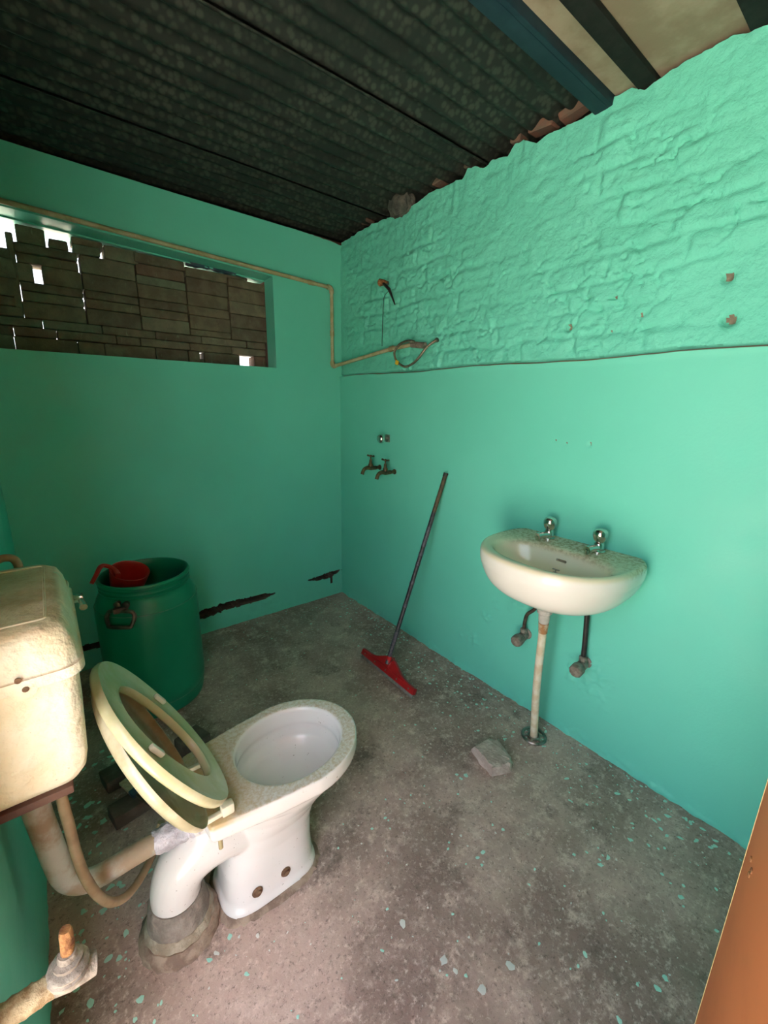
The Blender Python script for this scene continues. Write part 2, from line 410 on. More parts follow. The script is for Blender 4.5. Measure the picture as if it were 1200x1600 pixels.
# broken brick core behind the paint skin
bm = NB(); box(bm, (.115, -2.66, -.02), (.25, .25, 2.42)); o = obj('wall_core', bm, 'raw_brick', wr, smooth=False)
bm = NB()
n = len(gy); rows = [[(XW[i, -1]-.001, -gy[i], Zg[i, -1]) for i in range(n)], [(.03, -gy[i], Zg[i, -1]+.004*random.random()) for i in range(n)], [(.12, -gy[i], Zg[i, -1]-.005) for i in range(n)]]
loft(bm, rows, False, False, closed=False); obj('broken_top', bm, 'soil', wr)

# ---- back wall with the bricked-up opening and the crack above the floor
OX0, OX1, OZ0, OZ1 = -1.715, -.441, 1.548, 2.034
gx = np.unique(np.round(np.concatenate([np.arange(XL-.02, .03, .009), [OX0, OX1]]), 5)); gx = gx[np.concatenate([[True], np.diff(gx) > .002])]
gx[np.argmin(abs(gx-OX0))] = OX0; gx[np.argmin(abs(gx-OX1))] = OX1
zl = np.concatenate([np.linspace(-.01, .22, 52), np.linspace(.232, OZ0, 130), np.linspace(OZ0, OZ1, 46)[1:], np.linspace(OZ1, 2.30, 28)[1:]])
X = np.repeat(gx[:, None], len(zl), 1); Zb = np.repeat(zl[None, :], len(gx), 0)
ztop = np.interp(gx, [-1.76, -1.54, -1.0, -.3, -.16, -.05, 0], [2.322, 2.313, 2.305, 2.300, 2.296, 2.292, 2.285])+.010*fbm(gx*28, gx*0, 3, 6)*sstep(-.45, -.15, gx)
warp = sstep(1.80, OZ1, Zb)*(1-sstep(OZ1, 2.30, Zb))
Zb = Zb+warp*(-.053*(X-OX1)/(OX1-OX0)*-1*-1)+sstep(OZ1, 2.30, Zb)*(ztop-2.30)[:, None]
dep = .003*fbm(X*2, Zb*2, 3, 81)
dep += .014*np.clip(fbm(X*16, Zb*22, 4, 86)+.03, 0, .4)*sstep(.22, .10, Zb)*sstep(-1.2, -.9, X)
Yb = -dep
# crack: centre line and half height from the photo
cpx = [(120, 1016, 4), (150, 1008, 5), (240, 985, 6), (318, 960, 6.5), (350, 948, 6), (385, 939, 5), (412, 932, 4), (430, 927, 1), (431, 927, 0), (480, 908, 0), (482, 907, .8), (500, 903, 4), (515, 898, 4.5), (525, 894, 3), (531, 891, .5)]
ck = [(hit(a, b, 1, 0.), hit(a, b-c, 1, 0.), hit(a, b+c, 1, 0.)) for a, b, c in cpx]
cxs = np.array([q[0].x for q in ck]); cz = np.array([q[0].z for q in ck]); chh = np.array([(q[1].z-q[2].z)/2 for q in ck])
fx = (gx[:-1]+gx[1:])/2; fz_ = (Zb[0, :-1]+Zb[0, 1:])/2
czx = np.interp(fx, cxs, cz)+.006*fbm(fx*25, fx*0, 3, 91); chx = np.interp(fx, cxs, chh)*(1+.9*fbm(fx*45, fx*0, 3, 95))
FX, FZ = np.meshgrid(fx, fz_, indexing='ij')
incrack = (np.abs(FZ-czx[:, None]) < chx[:, None]) & (chx[:, None] > .0025)
kx = hit(518, 905, 1, 0).x; incrack |= (np.abs(FX-kx) < .005) & (FZ > .09) & (FZ < .15)
ji0 = np.argmin(abs(zl-OZ0)); ji1 = np.argmin(abs(zl-OZ1)); ii0 = np.argmin(abs(gx-OX0)); ii1 = np.argmin(abs(gx-OX1))
keep = ~incrack; keep[ii0:ii1, ji0:ji1] = False
me = grid_mesh('wall_back', X, Yb, Zb, keep)
bm = NB(); bm.from_mesh(me)
be = [e for e in bm.edges if len(e.link_faces) == 1]
r = bmesh.ops.extrude_edge_only(bm, edges=be)
nv = [v for v in r['geom'] if isinstance(v, bmesh.types.BMVert)]
for v in nv: v.co.y = .115
for f in r['geom']:
    if isinstance(f, bmesh.types.BMFace):
        c = f.calc_center_median()
        if c.z < .3 or c.z > 2.2: f.material_index = 1
loose = [v for v in bm.verts if not v.link_faces]; bmesh.ops.delete(bm, geom=loose, context='VERTS')
bm.to_mesh(me); bm.free()
wbk = link(bpy.data.objects.new('wall_back', me)); me.materials.append(M['paint_smooth']); me.materials.append(M['soil']); finish(wbk, True, 50)
OFF[wbk.name] = Vector((0, 0, 0)); OFF[wr.name] = Vector((0, 0, 0))
struct(wbk, 'turquoise back wall with a crack running above the floor')
bm = NB()
box(bm, (XL-.25, .115, -.02), (.26, .25, .075)); box(bm, (XL-.25, .115, .225), (.26, .25, OZ0)); box(bm, (XL-.25, .225, .074), (.26, .25, .226)); box(bm, (OX1, .115, OZ0-.001), (.26, .25, 2.42))
box(bm, (XL-.25, .115, OZ0-.001), (OX0, .25, 2.42))
obj('wall_core', bm, 'raw_brick', wbk, smooth=False)
bm = NB()
vs = box(bm, (OX0-.01, .115, OZ1), (OX1+.005, .25, 2.42))
for v in vs:
    if v.co.z < 2.2: v.co.z = OZ1-.006+(.053 if v.co.x < -1 else 0)
obj('lintel', bm, 'paint_smooth', wbk, smooth=False)

# ---- left wall, front wall with doorway
gy2 = np.arange(DY1, .1201, .012); gz = np.concatenate([np.linspace(-.01, .2, 30), np.linspace(.2, 2.40, 120)[1:]])
Y, Z = np.meshgrid(gy2, gz, indexing='ij')
Xl = XL+.003*fbm(Y*2, Z*2, 3, 101)+.016*np.clip(fbm(Y*20, Z*26, 4, 106)+.05, 0, .4)*sstep(.10, .0, Z)
me = grid_mesh('wall_left', Xl, Y, Z); wlf = link(bpy.data.objects.new('wall_left', me)); me.materials.append(M['paint_smooth']); finish(wlf)
OFF['wall_left'] = Vector((0, 0, 0)); struct(wlf, 'turquoise side wall behind the cistern')
bm = NB(); box(bm, (XL-.115, DY1, -.02), (XL-.01, .25, 2.42)); obj('wall_core', bm, 'paint_smooth', wlf, smooth=False)
bm = NB(); box(bm, (XL-.115, -2.90, DZ), (XL, DY1, 2.42)); box(bm, (XL-.115, -2.90, -.02), (XL, DY0, DZ)); obj('door_surround', bm, 'paint_smooth', wlf, smooth=False)
bm = NB(); box(bm, (XL-.115, YF-.24, -.02), (.25, YF, 2.42))
wf = obj('wall_front', bm, 'paint_smooth', smooth=False); struct(wf, 'turquoise end wall behind the open door')
dr = bpy.data.objects.new('door_1', None); link(dr); dr.location = (XL, DY0, 0); OFF['door_1'] = Vector(dr.location)
struct(dr, 'plain brown door standing open into the room', 'door')
for y0, y1 in ((DY0, DY0+.03), (DY1-.03, DY1)):
    bm = NB(); box(bm, (XL-.10, y0, -.003), (XL-.002, y1, DZ), .003); obj('jamb', bm, 'door_brown', dr)
bm = NB(); box(bm, (XL-.10, DY0+.03, DZ-.03), (XL-.002, DY1-.03, DZ), .003); obj('head', bm, 'door_brown', dr)
ed = hit(1168, 1321, 2, 0); ed = CAM+(ed-CAM)*.41                      # free edge of the leaf
HG = Vector((XL+.012, DY0+.035, 0)); lf = Vector((ed.x-HG.x, ed.y-HG.y, 0)); LW = lf.length; lf.normalize(); ln = Vector((-lf.y, lf.x, 0))
def door_pt(v): return HG+lf*v.x+ln*v.y+Vector((0, 0, v.z))
bm = NB(); box(bm, (.004, -.036, .008), (LW-.003, .0, DZ-.035), .0015)
for v in bm.verts: v.co = door_pt(v.co)
leaf = obj('leaf', bm, 'door_brown', dr)
bm = NB(); box(bm, (LW-.003, -.036, .008), (LW, .0, DZ-.035), .0008, 1)
for v in bm.verts: v.co = door_pt(v.co)
obj('leaf_edge', bm, 'door_edge', leaf)
for px, py in ((1174, 1343), (1175, 1361), (1171, 1367)):
    d_ = pray(px, py); t_ = (HG-CAM).dot(ln)/d_.dot(ln); q = CAM+d_*t_
    bm = NB(); lathe(bm, [(.004, -.001), (.0035, .0012), (.001, .002)], q, ln, 8); obj('paint_blister', bm, 'rust', leaf)

# ---- roof: corrugated sheets running across the room
ceil = bpy.data.objects.new('ceiling', None); link(ceil); OFF['ceiling'] = Vector((0, 0, 0))
struct(ceil, 'dark corrugated iron roof on beams', 'ceiling')
def sheet(y0, y1, z, lowedge):
    ys = np.arange(y0, y1+.001, .0063); xs = np.linspace(-1.98, .24, 60)
    Xs, Ys = np.meshgrid(xs, ys, indexing='ij')
    ph = 2*PI*(Ys+1.045)/.076
    Zs = z+.0105*np.cos(ph)+.004*fbm(Xs*2, Ys*1.5, 2, 7)
    Zs = Zs-lowedge*np.exp(-((Ys-y0-.012)/.020)**2)
    me = grid_mesh('corrugated_sheet', Xs, Ys, Zs)
    o = link(bpy.data.objects.new('corrugated_sheet', me)); o.parent = ceil; me.materials.append(M['galvanised_sheet']); finish(o, True, 60)
    md = o.modifiers.new('thick', 'SOLIDIFY'); md.thickness = .0015; md.offset = 0
    return o
sheet(-1.604, -1.035, ZR+.008, 0); sheet(-1.083, -.35, ZR+.005, .013); sheet(-.395, .26, ZR+.001, .006)
bm = NB(); box(bm, (-1.98, -2.88, 2.320), (.25, -1.6055, 2.43)); obj('ceiling_board', bm, 'cream_ceiling', ceil, smooth=False)
bm = NB()
box(bm, (-1.74, -1.605, 2.292), (.10, -1.590, 2.335), .002); bw = obj('steel_beam', bm, 'beam_blue', ceil)
bm = NB(); box(bm, (-1.74, -1.590, 2.292), (.10, -1.545, 2.300), .002); obj('beam_flange', bm, 'beam_blue', bw)
OFF[bw.name] = Vector((0, 0, 0))
for y0, y1 in ((-1.730, -1.677), (-2.000, -1.947), (-2.30, -2.23)):
    bm = NB(); box(bm, (-1.74, y0, 2.300), (.10, y1, 2.3195), .004); obj('ceiling_joist', bm, 'beam_black', ceil)
bm = NB(); box(bm, (-2.0, -2.92, 2.45), (.27, .28, 2.47)); obj('roof_cover', bm, 'soil', ceil, smooth=False)
bm = NB(); box(bm, (-2.0, .249, -.05), (.27, .27, OZ0)); box(bm, (-2.0, .249, 2.10), (.27, .27, 2.47)); box(bm, (.249, -2.92, -.05), (.27, .27, 2.47))
box(bm, (XL-.135, DY1, -.05), (XL-.116, .27, 2.47)); box(bm, (XL-.135, -2.92, DZ), (XL-.116, DY1, 2.47))
o = obj('wall_outer', bm, 'raw_brick', smooth=False); struct(o, 'raw brick outer face of the building')

# ================================================================== BRICK INFILL
inf = thing('brick_infill', 'loosely stacked dark bricks filling the high window opening', 'brick wall', ((OX0+OX1)/2, .118, OZ0))
A = lambda x, y: (x/5.217, 330+y/5.217)
B = lambda x, y: (200+x/5, 380+y/5)
FRONT = .118
HX = lambda Cv, x, y: hit(*Cv(x, y), 1, FRONT)
cols = [OX0+.003, HX(A, 150, 600).x, HX(A, 672, 600).x, HX(A, 1128, 700).x, HX(B, 470, 500).x, HX(B, 799, 600).x, HX(B, 1088, 600).x]
rowpx = [(A, 70, (300, 385, 540, 690, 770)), (A, 400, (295, 372, 452, 600, 672, 752)), (A, 900, (395, 535, 668, 735, 812)),
         (B, 280, (112, 190, 278, 345, 452, 520, 590)), (B, 635, (215, 290, 400, 505, 578, 685)), (B, 940, (300, 362, 470, 567, 672))]
zl3, zl2, zl1 = HX(A, 400, 886).z, HX(A, 400, 960).z, HX(A, 400, 1036).z
# daylight joints seen in the photo: (joint x, z from, z to, gap)
def jg(Cv, x, ya, yb, g): return (HX(Cv, x, (ya+yb)/2).x, HX(Cv, x, yb).z, HX(Cv, x, ya).z, g)
GAPS = [jg(A, 150, 300, 400, .017), jg(A, 150, 545, 680, .012), jg(A, 150, 690, 760, .009), jg(A, 672, 395, 520, .009), jg(A, 672, 620, 790, .006), jg(A, 1128, 400, 470, .007), jg(B, 470, 250, 390, .006)]
def gap_at(x, z0, z1):
    m_ = (z0+z1)/2
    for gx_, a_, b_, g in GAPS:
        if abs(gx_-x) < .02 and a_-.012 < m_ < b_+.012: return g
    return .0016
RC = []
for ci_, (Cv, cx_, ys) in enumerate(rowpx):
    zz_ = [HX(Cv, cx_, y).z for y in ys]+[zl3]
    for z1, z0 in zip(zz_[:-1], zz_[1:]):
        xa, xb = cols[ci_], cols[ci_+1]
        RC.append([xa+gap_at(xa, z0, z1)/2+random.uniform(0, .0015), xb-gap_at(xb, z0, z1)/2-random.uniform(0, .0015), z0, z1])
for i_, r_ in enumerate(RC):      # the star-shaped hole: one brick stops short
    if abs(r_[0]-cols[1]) < .02 and r_[2] < HX(A, 310, 500).z < r_[3]: r_[0] = HX(A, 345, 500).x; RC.append([cols[1]+.002, HX(A, 272, 500).x, r_[2], r_[3]]); break
def course(z0, z1, joints, skip=()):
    xs_ = [OX0+.003]+[HX(*j).x for j in joints]+[OX1-.008]
    for k_, (xa, xb) in enumerate(zip(xs_[:-1], xs_[1:])):
        if k_ not in skip: RC.append([xa+.001, xb-.001, z0, z1])
course(zl2, zl3, [(A, 350, 910), (A, 832, 960), (B, 216, 730), (B, 577, 765), (B, 928, 800)])
course(zl1, zl2, [(A, 108, 960), (A, 466, 1010), (A, 950, 1050), (B, 98, 770), (B, 484, 815), (B, 812, 850)])
course(OZ0+.001, zl1, [(A, 120, 1080), (A, 640, 1110), (A, 858, 1130), (B, 222, 870), (B, 476, 890), (B, 565, 890), (B, 600, 890), (B, 880, 910), (B, 992, 925)], (6, 8))
RC.append([HX(B, 567, 900).x, HX(B, 598, 900).x, OZ0+.001, (OZ0*.55+zl1*.45)])
for Cv, x0, y0, x1, y1 in ((A, 112, 92, 376, 262), (A, 18, 150, 110, 300), (A, 390, 208, 560, 300), (A, 562, 108, 835, 262), (A, 590, 262, 820, 380), (A, 842, 268, 1126, 412), (B, 700, 222, 940, 296)):
    a_ = HX(Cv, x0, y0); b_ = HX(Cv, x1, y1); RC.append([a_.x, b_.x, b_.z, a_.z])
tops = RC[-7:]
for t_ in tops:                   # loose top bricks rest on what is below them
    zs = [r_[3] for r_ in RC if r_ is not t_ and min(r_[1], t_[1])-max(r_[0], t_[0]) > .02 and r_[3] < t_[3]-.01]
    if zs: t_[2] = max(zs)
for i, (xa, xb, za, zb) in enumerate(RC):
    ft = FRONT+random.uniform(-.007, .009); gap = .0008
    zb = min(zb, OZ1-.006+.053*(OX1-(xa+xb)/2)/(OX1-OX0)-.004)
    if xb-xa < .006 or zb-za < .008: continue
    rtop = random.uniform(-.03, .03) if i >= len(RC)-7 else random.uniform(-.003, .003)
    bm = NB(); box(bm, (xa, ft, za+gap), (xb, ft+.10, zb-gap), .006, 2, Matrix.Rotation(rtop, 3, 'Y'), None, .0008)
    mi = random.choice((0, 0, 0, 0, 1, 2, 3, 3, 4)); obj('brick', bm, 'infill_brick_%d' % mi, inf, angle=30)
# dark rags and rubble wedged over the right-hand bricks
bm = NB(); a = hit(*B(445, 130), 1, .12); b = hit(*B(1030, 275), 1, .12)
path = [hit(*B(450, 145), 1, .13), hit(*B(560, 170), 1, .12), hit(*B(640, 190), 1, .13), hit(*B(760, 215), 1, .12), hit(*B(880, 240), 1, .13), hit(*B(1020, 268), 1, .125)]
tube(bm, path, [.014, .017, .012, .016, .013, .008], 9, spline=4)
for v in bm.verts: v.co += Vector((random.uniform(-.004, .004), random.uniform(-.006, .006), random.uniform(-.005, .005)))
tag(obj('rag', bm, 'brush_blue', base=path[0]), 'dark crumpled rag wedged above the stacked bricks', 'rag')

# ================================================================== WATER PIPE
def pipe_part(name, path, r, mat, parent, n=12, spline=0):
    bm = NB(); tube(bm, path, r, n, True, spline); return obj(name, bm, mat, parent)
W0 = thing('water_pipe', 'cream plastic water pipe clipped along both turquoise walls', 'pipe', (-.04, -.016, 1.58))
c0 = hit(-60, 296, 1, -.018); c1 = hit(518, 450, 1, -.018); c2 = hit(523, 573, 1, -.018); c2.x = c1.x
c0.x = XL+.004
c3 = hit(612, 545, 0, -.018); c4 = hit(646, 538, 0, -.020); c4b = hit(664, 540, 0, -.020); c2.z = hit(523, 573, 1, -.018).z
pipe_part('pipe', [c0, c1], .0105, 'pvc_cream', W0); pipe_part('pipe', [c1, c2], .0105, 'pvc_cream', W0); pipe_part('pipe', [c2+Vector((.004, 0, 0)), c3, c4], .0105, 'pvc_cream', W0)
def elbow(c, d1, d2, r=.0145, L=.03):
    d1 = Vector(d1).normalized(); d2 = Vector(d2).normalized(); bm = NB()
    tube(bm, [c+d1*L, c+d1*L*.45, c+d1*.006+d2*.006, c+d2*L*.45, c+d2*L], r, 12, True, 3); obj('elbow', bm, 'pvc_cream', W0)
elbow(c1, c0-c1, c2-c1); elbow(c2, c1-c2, c3-c2)
m = c1.lerp(c2, .57); pipe_part('coupling', [m+Vector((0, 0, .016)), m-Vector((0, 0, .016))], .0135, 'pvc_cream', W0)
m = c0.lerp(c1, .918); d = (c1-c0).normalized()*.018; pipe_part('coupling', [m-d, m+d], .0135, 'pvc_cream', W0)
d = (c3-c2).normalized()*.014; pipe_part('coupling', [c3-d, c3+d], .0145, 'pvc_dark', W0)
pipe_part('threaded_fitting', [c4-(c4-c3).normalized()*.01, c4b], [.0155, .0165, .0155], 'grey_valve', W0)
H0 = thing('braided_hose', 'looped braided metal hose with a yellow tag on the cream pipe', 'hose', hit(640, 572, 0, -.03))
hp = [hit(x, y, 0, xx_) for x, y, xx_ in ((648, 534, -.03), (638, 533, -.046), (626, 537, -.055), (617, 548, -.06), (617, 558, -.062), (622, 567, -.064), (633, 573, -.064), (645, 568, -.06), (655, 558, -.055), (664, 546, -.045), (672, 538, -.03), (681, 532, -.012))]
bm = NB(); tube(bm, hp, .0062, 10, True, 5); obj('hose', bm, 'braid', H0)
e = hit(684, 531, 0, 0.004); bm = NB(); lathe(bm, [(.009, 0), (.011, .003), (.011, .012), (.008, .016)], e, hp[-1]-e, 8); obj('nut', bm, 'chrome_dull', H0)
bm = NB(); lathe(bm, [(.0075, 0), (.0085, .003), (.0085, .018), (.007, .022)], hp[1], hp[0]-hp[1], 8); obj('nut', bm, 'chrome_dull', H0)
tg = hp[5]; bm = NB(); box(bm, tg+Vector((-.009, -.013, -.010)), tg+Vector((-.007, .013, .012)), .0006, 1, Matrix.Rotation(.4, 3, 'X')); obj('tag', bm, 'yellow_tag', H0)
# shower stub + thin wire
sp_ = hit(606, 443, 0, .004)
S0 = thing('shower_head', 'small rusty shower head with a dark lever on painted brick', 'shower head', sp_)
bm = NB(); lathe(bm, [(.012, 0), (.012, .006), (.0075, .008), (.0075, .035)], sp_, (-1, .1, 0), 12); obj('stub', bm, 'chrome_dull', S0)
e = sp_+Vector((-.035, .004, 0)); bm = NB(); lathe(bm, [(.005, -.03), (.013, -.012), (.017, .004), (.019, .016), (.014, .022)], e, (-.35, .85, .05), 14); obj('head', bm, 'rust', S0)
l0 = hit(608, 452, 0, -.04); l1 = hit(617, 476, 0, -.03)
bm = NB(); tube(bm, [e+Vector((0, 0, .0)), l0, l0.lerp(l1, .5), l1], [.007, .0085, .005, .003], 8); obj('lever', bm, 'black_rubber', S0)
wp = [hit(x, y, 0, q) for x, y, q in ((607, 455, -.036), (601, 462, -.03), (599, 472, -.02), (598, 500, -.012), (597, 530, -.006), (597, 541, .004))]
bm = NB(); tube(bm, wp, .0016, 6, True, 4); tag(obj('loose_wire', bm, 'wire_black', base=wp[-1]), 'thin dark wire hanging from the shower head', 'wire')

# ================================================================== WALL TAPS
sv = hit(606, 685, 0, 0)
V0 = thing('stop_valve', 'round chrome stop valve knob above the two brass taps', 'valve', sv)
bm = NB(); box(bm, sv+Vector((-.004, -.020, -.022)), sv+Vector((.006, .020, .022)), .002); obj('wall_plate', bm, 'chrome_dull', V0)
bm = NB(); lathe(bm, [(.012, .003), (.014, .008), (.009, .016), (.009, .03)], sv, (-1, 0, 0), 14); obj('stem', bm, 'chrome_dull', V0)
bm = NB(); lathe(bm, [(.010, .028), (.020, .034), (.026, .046), (.026, .056), (.020, .066), (.010, .071), (.001, .072)], sv, (-1, 0, 0), 18); obj('knob', bm, 'chrome', V0)
def bib_tap(wallpt, label, nm='bib_tap'):
    t = thing(nm, label, 'tap', wallpt, 'brass taps on the wall'); w = wallpt
    bm = NB(); lathe(bm, [(.016, .0), (.016, .005), (.0095, .007), (.0095, .03), (.012, .032), (.012, .05), (.009, .052)], w, (-1, 0, 0), 14); obj('inlet', bm, 'brass_old', t)
    bm = NB(); tube(bm, [w+Vector((-.04, 0, 0)), w+Vector((-.07, 0, .002)), w+Vector((-.098, 0, .004)), w+Vector((-.122, 0, -.006)), w+Vector((-.134, 0, -.032))], [.011, .015, .012, .0105, .011], 12, True, 4); obj('spout', bm, 'brass_old', t)
    bm = NB(); lathe(bm, [(.013, 0), (.015, .006), (.015, .018), (.010, .026), (.008, .046), (.004, .05), (.004, .068)], w+Vector((-.072, 0, .004)), (0, 0, 1), 14); obj('bonnet', bm, 'brass_old', t)
    bm = NB(); tube(bm, [w+Vector((-.072, -.030, .074)), w+Vector((-.072, -.012, .072)), w+Vector((-.072, .012, .072)), w+Vector((-.072, .030, .074))], [.006, .0045, .0045, .006], 10)
    lathe(bm, [(.006, .066), (.007, .07), (.007, .077), (.003, .079)], w+Vector((-.072, 0, 0)), (0, 0, 1), 12); obj('handle', bm, 'brass_old', t)
    return t
bib_tap(hit(617, 737, 0, .001), 'old brass bib tap fixed farther from the room corner, below chrome knob')
bib_tap(hit(594, 730, 0, .001), 'old brass bib tap fixed closer to the room corner, below chrome knob')

# ================================================================== SQUEEGEE
sb = Vector((-.372, -.985, .0)); ptop = Vector((-.016, -.992, 1.018)); pbot = Vector((-.366, -.985, .075))
Q0 = thing('floor_squeegee', 'red floor squeegee with taped black pole leaning on the wall', 'squeegee', sb)
pd = (ptop-pbot).normalized(); yv = Vector((.02, 1, 0)).normalized(); nv_ = yv.cross(pd).normalized()
seg = [(0, .17, 'pole_tape'), (.17, .62, 'pole_black'), (.62, .72, 'pole_tape'), (.72, .80, 'pole_black'), (.80, 1.0, 'pole_wood')]
for a, b, m_ in seg:
    bm = NB(); tube(bm, [pbot.lerp(ptop, a), pbot.lerp(ptop, b)], .0115 if m_ == 'pole_tape' else .0108, 12); obj('pole', bm, m_, Q0)
for a in (.30, .42, .52, .57):
    bm = NB(); tube(bm, [pbot.lerp(ptop, a), pbot.lerp(ptop, a+.018)], .0118, 12); obj('tape_band', bm, 'pole_tape', Q0)
bm = NB(); tube(bm, [pbot.lerp(ptop, .985), ptop+pd*.004], .0122, 12); obj('end_cap', bm, 'black_rubber', Q0)
# head: plate leaning back towards the wall like the pole, a wide low triangle
hd = Vector((.45, 0, .90)).normalized(); hn = yv.cross(hd).normalized(); hb = Vector((-.366, -.978, .018))
def head_pt(s, h, d): return hb+yv*s+hd*h+hn*d
bm = NB(); S = np.linspace(-.212, .212, 41); fr = []; bk = []
for dd in (-.010, .010):
    lo = [bm.verts.new(head_pt(s, .0, dd)) for s in S]
    hi = [bm.verts.new(head_pt(s, .030+.052*math.exp(-(s/.085)**2)*(1-.0*abs(s)) , dd*.8)) for s in S]
    for i in range(len(S)-1): bm.faces.new((lo[i], lo[i+1], hi[i+1], hi[i]))
    fr.append((lo, hi))
(l0_, h0_), (l1_, h1_) = fr
for i in range(len(S)-1):
    bm.faces.new((l0_[i], l0_[i+1], l1_[i+1], l1_[i])); bm.faces.new((h0_[i], h0_[i+1], h1_[i+1], h1_[i]))
bm.faces.new((l0_[0], h0_[0], h1_[0], l1_[0])); bm.faces.new((l0_[-1], h0_[-1], h1_[-1], l1_[-1]))
hh = obj('head', bm, 'red_plastic', Q0, angle=35)
bm = NB(); box(bm, (-.213, -.013, -.001), (.213, .013, .028), .003)
for v in bm.verts: v.co = head_pt(v.co.x, v.co.z, v.co.y)
obj('clamp_strip', bm, 'red_plastic', Q0)
bm = NB(); tube(bm, [head_pt(-.004, .03, 0), head_pt(-.004, .075, 0), pbot.lerp(ptop, .015), pbot.lerp(ptop, .04)], [.012, .016, .0155, .0145], 12); obj('socket', bm, 'red_plastic', Q0)
bm = NB(); box(bm, (-.211, -.004, -.0185), (.211, .004, .006), .001)
for v in bm.verts: v.co = head_pt(v.co.x, v.co.z, v.co.y)
obj('rubber_blade', bm, 'rubber_grey', Q0)
for s in (-.18, -.09, 0, .09, .18):
    for sg in (1, -1):
        bm = NB(); lathe(bm, [(.004, 0), (.004, .002), (.002, .003)], head_pt(s, .014, sg*.0125), hn*sg, 8); obj('rivet', bm, 'chrome_dull', Q0)

# ================================================================== BASIN
BY = -1.69
B0 = thing('wash_basin', 'white ceramic wash basin stained yellow, hung on the turquoise wall', 'basin', (0, BY, .63))
def basin_ring(k, z, xb=0., dx=0., n=72):
    out = []
    for i in range(n):
        a = 2*PI*i/n; ca, sa = math.cos(a), math.sin(a)
        y = -.002+.271*k*math.copysign(abs(ca)**(.86 if sa > 0 else .68), ca)
        x = -.15+dx-(.262*k*abs(sa)**.92 if sa > 0 else -.19*min(1, k*1.1)*abs(sa)**.45)
        out.append(Vector((min(x, -.001-xb), BY+y, z-.0)))
    return out
def bowl_ring(kx, ky, z, cx=-.228, n=72):
    out = []
    for i in range(n):
        a = 2*PI*i/n; ca, sa = math.cos(a), math.sin(a)
        y = .212*ky*math.copysign(abs(ca)**.9, ca); sx = .132*kx if sa > 0 else .105*kx
        out.append(Vector((cx-sx*math.copysign(abs(sa)**.95, sa), BY-.012+y, z)))
    return out
bm = NB()
rings = [basin_ring(.16, .655), basin_ring(.30, .656), basin_ring(.48, .660), basin_ring(.64, .672), basin_ring(.77, .690), basin_ring(.86, .712), basin_ring(.925, .740), basin_ring(.965, .768), basin_ring(.985, .786), basin_ring(.995, .792), basin_ring(1.002, .815), basin_ring(1.0, .832), basin_ring(.985, .842), basin_ring(.955, .847), basin_ring(.92, .846),
  bowl_ring(1.07, 1.05, .842), bowl_ring(1.0, 1.0, .836), bowl_ring(.94, .95, .815), bowl_ring(.86, .88, .785), bowl_ring(.74, .76, .755), bowl_ring(.55, .56, .735), bowl_ring(.3, .3, .727), bowl_ring(.09, .07, .723)]
loft(bm, rings); bo = obj('bowl', bm, 'basin_ceramic', B0, angle=80)
sb_ = bo.modifiers.new('sub', 'SUBSURF'); sb_.levels = 1; sb_.render_levels = 1
bo['label'] = 'white basin bowl with grimy yellowed deck'
bm = NB(); lathe(bm, [(.022, 0), (.022, .002), (.017, .003), (.015, -.001), (.001, -.001)], (-.228, BY-.012, .7245), (0, 0, 1), 20); obj('drain_ring', bm, 'chrome_dull', B0)
ov = Vector((-.139, BY-.012, .800))
cb = NB(); box(cb, ov+Vector((-.030, -.020, -.0045)), ov+Vector((.060, .020, .0045)), .003, 2); cut = obj('overflow_cutter', cb, 'basin_ceramic', B0)
bl_ = bo.modifiers.new('overflow', 'BOOLEAN'); bl_.operation = 'DIFFERENCE'; bl_.solver = 'EXACT'; bl_.object = cut
bpy.context.view_layer.update(); dg = bpy.context.evaluated_depsgraph_get()
nm_ = bpy.data.meshes.new_from_object(bo.evaluated_get(dg)); bo.modifiers.clear(); bo.data = nm_; nm_.name = 'bowl'
cm_ = cut.data; bpy.data.objects.remove(cut); bpy.data.meshes.remove(cm_); finish(bo, True, 60)
# maker's mark: a small outlined frame with bars, and a green drip of paint
for a_, b_ in (((-.013, -.040), (.013, -.038)), ((-.013, -.060), (.013, -.058)), ((-.001, -.059), (.001, -.039)), ((-.008, -.050), (.008, -.048))):
    bm = NB(); box(bm, ov+Vector((-.0155, a_[0], a_[1]+.018)), ov+Vector((-.006, b_[0], b_[1]+.018)))
    bmesh.ops.translate(bm, verts=bm.verts, vec=(.0, .008, -.012)); obj('maker_mark', bm, 'mark_grey', B0)
def basin_tap(px, py, label):
    w = hit(px, py, 2, .845); w.z = .844; w.x = -.050
    t = thing('basin_tap', label, 'tap', w, 'chrome taps on the basin')
    bm = NB(); lathe(bm, [(.024, 0), (.024, .005), (.018, .008), (.0175, .032), (.014, .036)], w, (0, 0, 1), 18); obj('body', bm, 'chrome', t)
    bm = NB(); lathe(bm, [(.011, .034), (.013, .038), (.021, .046), (.0255, .060), (.0255, .072), (.021, .082), (.011, .088), (.001, .089)], w, (0, 0, 1), 20); obj('knob', bm, 'chrome', t)
    bm = NB(); tube(bm, [w+Vector((-.008, 0, .016)), w+Vector((-.03, .004, .019)), w+Vector((-.055, .008, .020)), w+Vector((-.068, .010, .018))], [.014, .0125, .013, .0145], 14, True, 4)
    tube(bm, [w+Vector((-.060, .009, .018)), w+Vector((-.061, .009, .001))], [.011, .0095], 12); obj('spout', bm, 'chrome', t)
basin_tap(853, 842, 'chrome basin tap above the bent supply pipe'); basin_tap(934, 862, 'chrome basin tap above the straight supply pipe')
